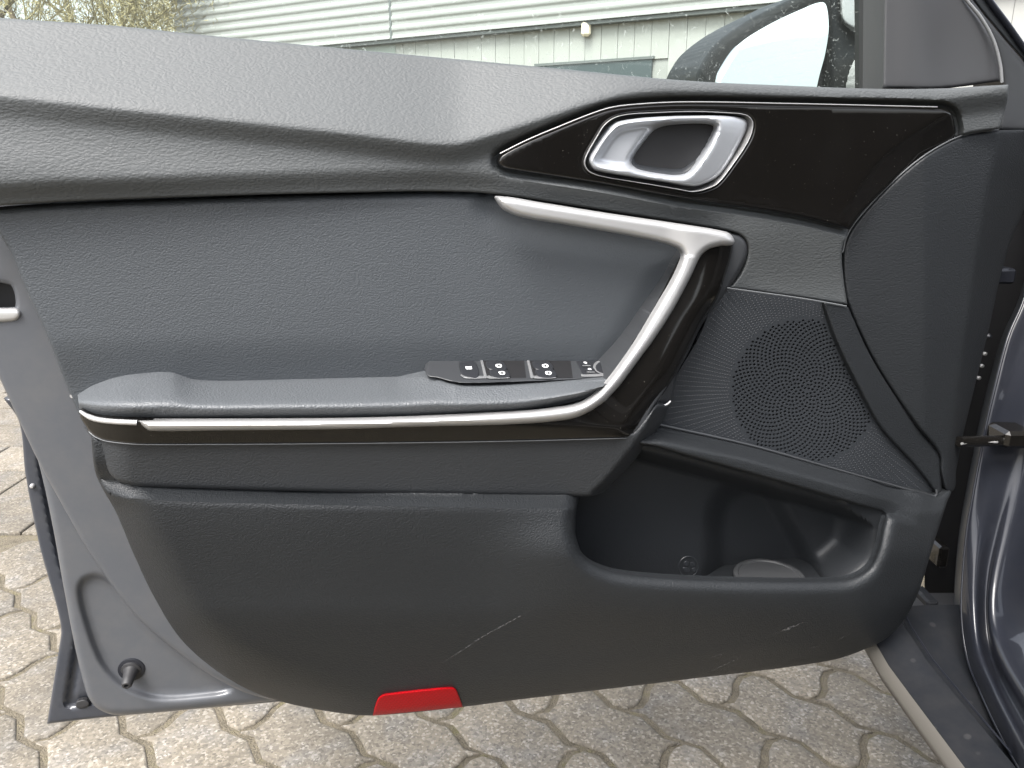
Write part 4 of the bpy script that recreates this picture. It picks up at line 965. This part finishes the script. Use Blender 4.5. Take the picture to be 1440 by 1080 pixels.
wbox('seam_cover', s_seam-.028, s_seam+.028, .17, .205, ZB, ZB+1.42, mdark, bld)
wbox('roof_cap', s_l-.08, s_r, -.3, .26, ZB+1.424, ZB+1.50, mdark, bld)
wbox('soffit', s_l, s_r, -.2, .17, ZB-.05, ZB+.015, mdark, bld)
wbox('hall_core', s_l+.05, s_r-.05, -6, -.08, 0, ZB+1.35, mw2, bld)
sw_ = .34; k = 0; s_ = s_l+.02
pane_a, pane_b = along(759.+-4, 94.), along(917., 95.)
zt_w = float((C0+rays(np.array(917.), np.array(83.))*(np.linalg.norm(WP(pane_b, 0, 0)[:2])/np.linalg.norm(rays(np.array(917.), np.array(83.))[:2])))[2])
while s_ < s_r-.3:
    zt = ZB-.052
    seg = [(0, zt)]
    if s_+sw_ > pane_a and s_ < pane_b: seg = [(zt_w, zt), (0, zt_w-1.3)]
    for za, zb in seg: wbox('siding_panel', s_+.008, s_+sw_, -.075, rng.uniform(-.003, .003), za, zb, mw2, bld)
    s_ += sw_; k += 1
wbox('siding_joint_sheet', s_l+.03, s_r-.06, -.079, -.03, .02, ZB-.056, simple('joint_shade', (.24, .245, .235), .6), bld)
ww_ = wbox('window_pane', pane_a, pane_b, -.028, .02, zt_w-1.3, zt_w, simple('dark_pane', (.04, .055, .06), .25), bld)
wbox('window_frame', pane_a-.04, pane_b+.04, -.02, .045, zt_w+.001, zt_w+.05, mdark, bld)
sl_ = along(827., 42.); D = rays(np.array(827.), np.array(42.)); zl = float(CAM_H+D[2]*np.linalg.norm(WP(sl_, 0, 0)[:2])/np.linalg.norm(D[:2]))
boxm('wall_lamp', (-.09, -.09, -.13), (.09, .09, .13), simple('lamp_housing', (.8, .72, .58), .4), bld, .04, M=lambda v: v+np.array(WP(sl_, .10, zl)))
sx = along(470.), along(556.)
wbox('fascia_dark_strip', sx[0], sx[1], -.02, .012, ZB-.40, ZB-.06, simple('darker_strip', (.24, .27, .25), .3), bld)  # slightly darker strip on the wall below the fascia

# ================================================================== TREES
bark = simple('bark', (.12, .09, .055), .9); twigm = simple('twigs', (.29, .25, .13), .9); budm = simple('buds', (.30, .27, .12), .9)
def tree(name, px, dist, hgt, label, seed, spread=.5, nbud=2600):
    rs = np.random.default_rng(seed); D = rays(np.array(px), np.array(100.)); b0 = C0[:2]+D[:2]/np.linalg.norm(D[:2])*dist
    root = empty(name, (b0[0], b0[1], 0), label, 'tree', 'bare trees beside the hall')
    segs = [[], []]; tips = []
    def grow(p, d, L, r_, lev):
        n = 3; q = p.copy(); pts = [q.copy()]
        for i in range(n):
            d = d+rs.normal(0, .11, 3); d[2] += .03; d /= np.linalg.norm(d); q = q+d*L/n; pts.append(q.copy())
        segs[0 if lev < 2 else 1].append((np.array(pts), r_, r_*.62))
        if lev >= 5: tips.append(q); return
        for c in range(4 if lev < 4 else 3):
            t = rs.uniform(.35, 1.0) if c else 1.0
            st_ = pts[min(n, int(round(t*n)))]; dd = d+rs.normal(0, spread, 3); dd[2] = dd[2]*.7+.22; dd /= np.linalg.norm(dd)
            grow(st_, dd, L*rs.uniform(.58, .80), r_*.55, lev+1)
    grow(np.array([b0[0], b0[1], -.1]), np.array([0, 0, 1.]), hgt*.30, hgt*.018, 0)
    for nm, sg, mt, ns in (('trunk', segs[0], bark, 7), ('crown', segs[1], twigm, 3)):
        V = []; F = []
        for pts, ra, rb in sg:
            n0 = len(V); m = len(pts)
            for i, q in enumerate(pts):
                rr = max(ra+(rb-ra)*i/(m-1), .006)
                for k_ in range(ns):
                    a = 2*math.pi*k_/ns; V.append(q+rr*np.array([math.cos(a), math.sin(a), 0])+rr*.3*np.array([0, 0, math.sin(a)]))
            for i in range(m-1):
                for k_ in range(ns):
                    a = n0+i*ns+k_; b_ = n0+i*ns+(k_+1) % ns; F.append((a, b_, b_+ns, a+ns))
        if nm == 'crown':
            tp = np.array(tips); ii = rs.integers(0, len(tp), nbud)
            for q in tp[ii]+rs.normal(0, .28, (nbud, 3)):
                n0 = len(V); u = rs.normal(0, 1, 3); u /= np.linalg.norm(u); v = np.cross(u, rs.normal(0, 1, 3)); v /= np.linalg.norm(v); L = rs.uniform(.06, .16)
                V += [q, q+u*L+v*.02, q+u*L*1.6]; F.append((n0, n0+1, n0+2))
        mk(nm, V, F, mt, root, sharp=0)
tree('bare_tree', -40., 27, 12, 'dense olive brown bare tree at the far left edge', 3, .5, 16000)
tree('bare_tree', 75., 25, 11, 'bare twiggy tree left of centre in the window corner', 5, .55, 14000)
tree('bare_tree', 175., 30, 12, 'bare tree with sky showing between twigs', 8, .6, 7000)
tree('bare_tree', 262., 34, 13, 'bare tree rising directly behind the end of the hall', 11, .6, 7000)
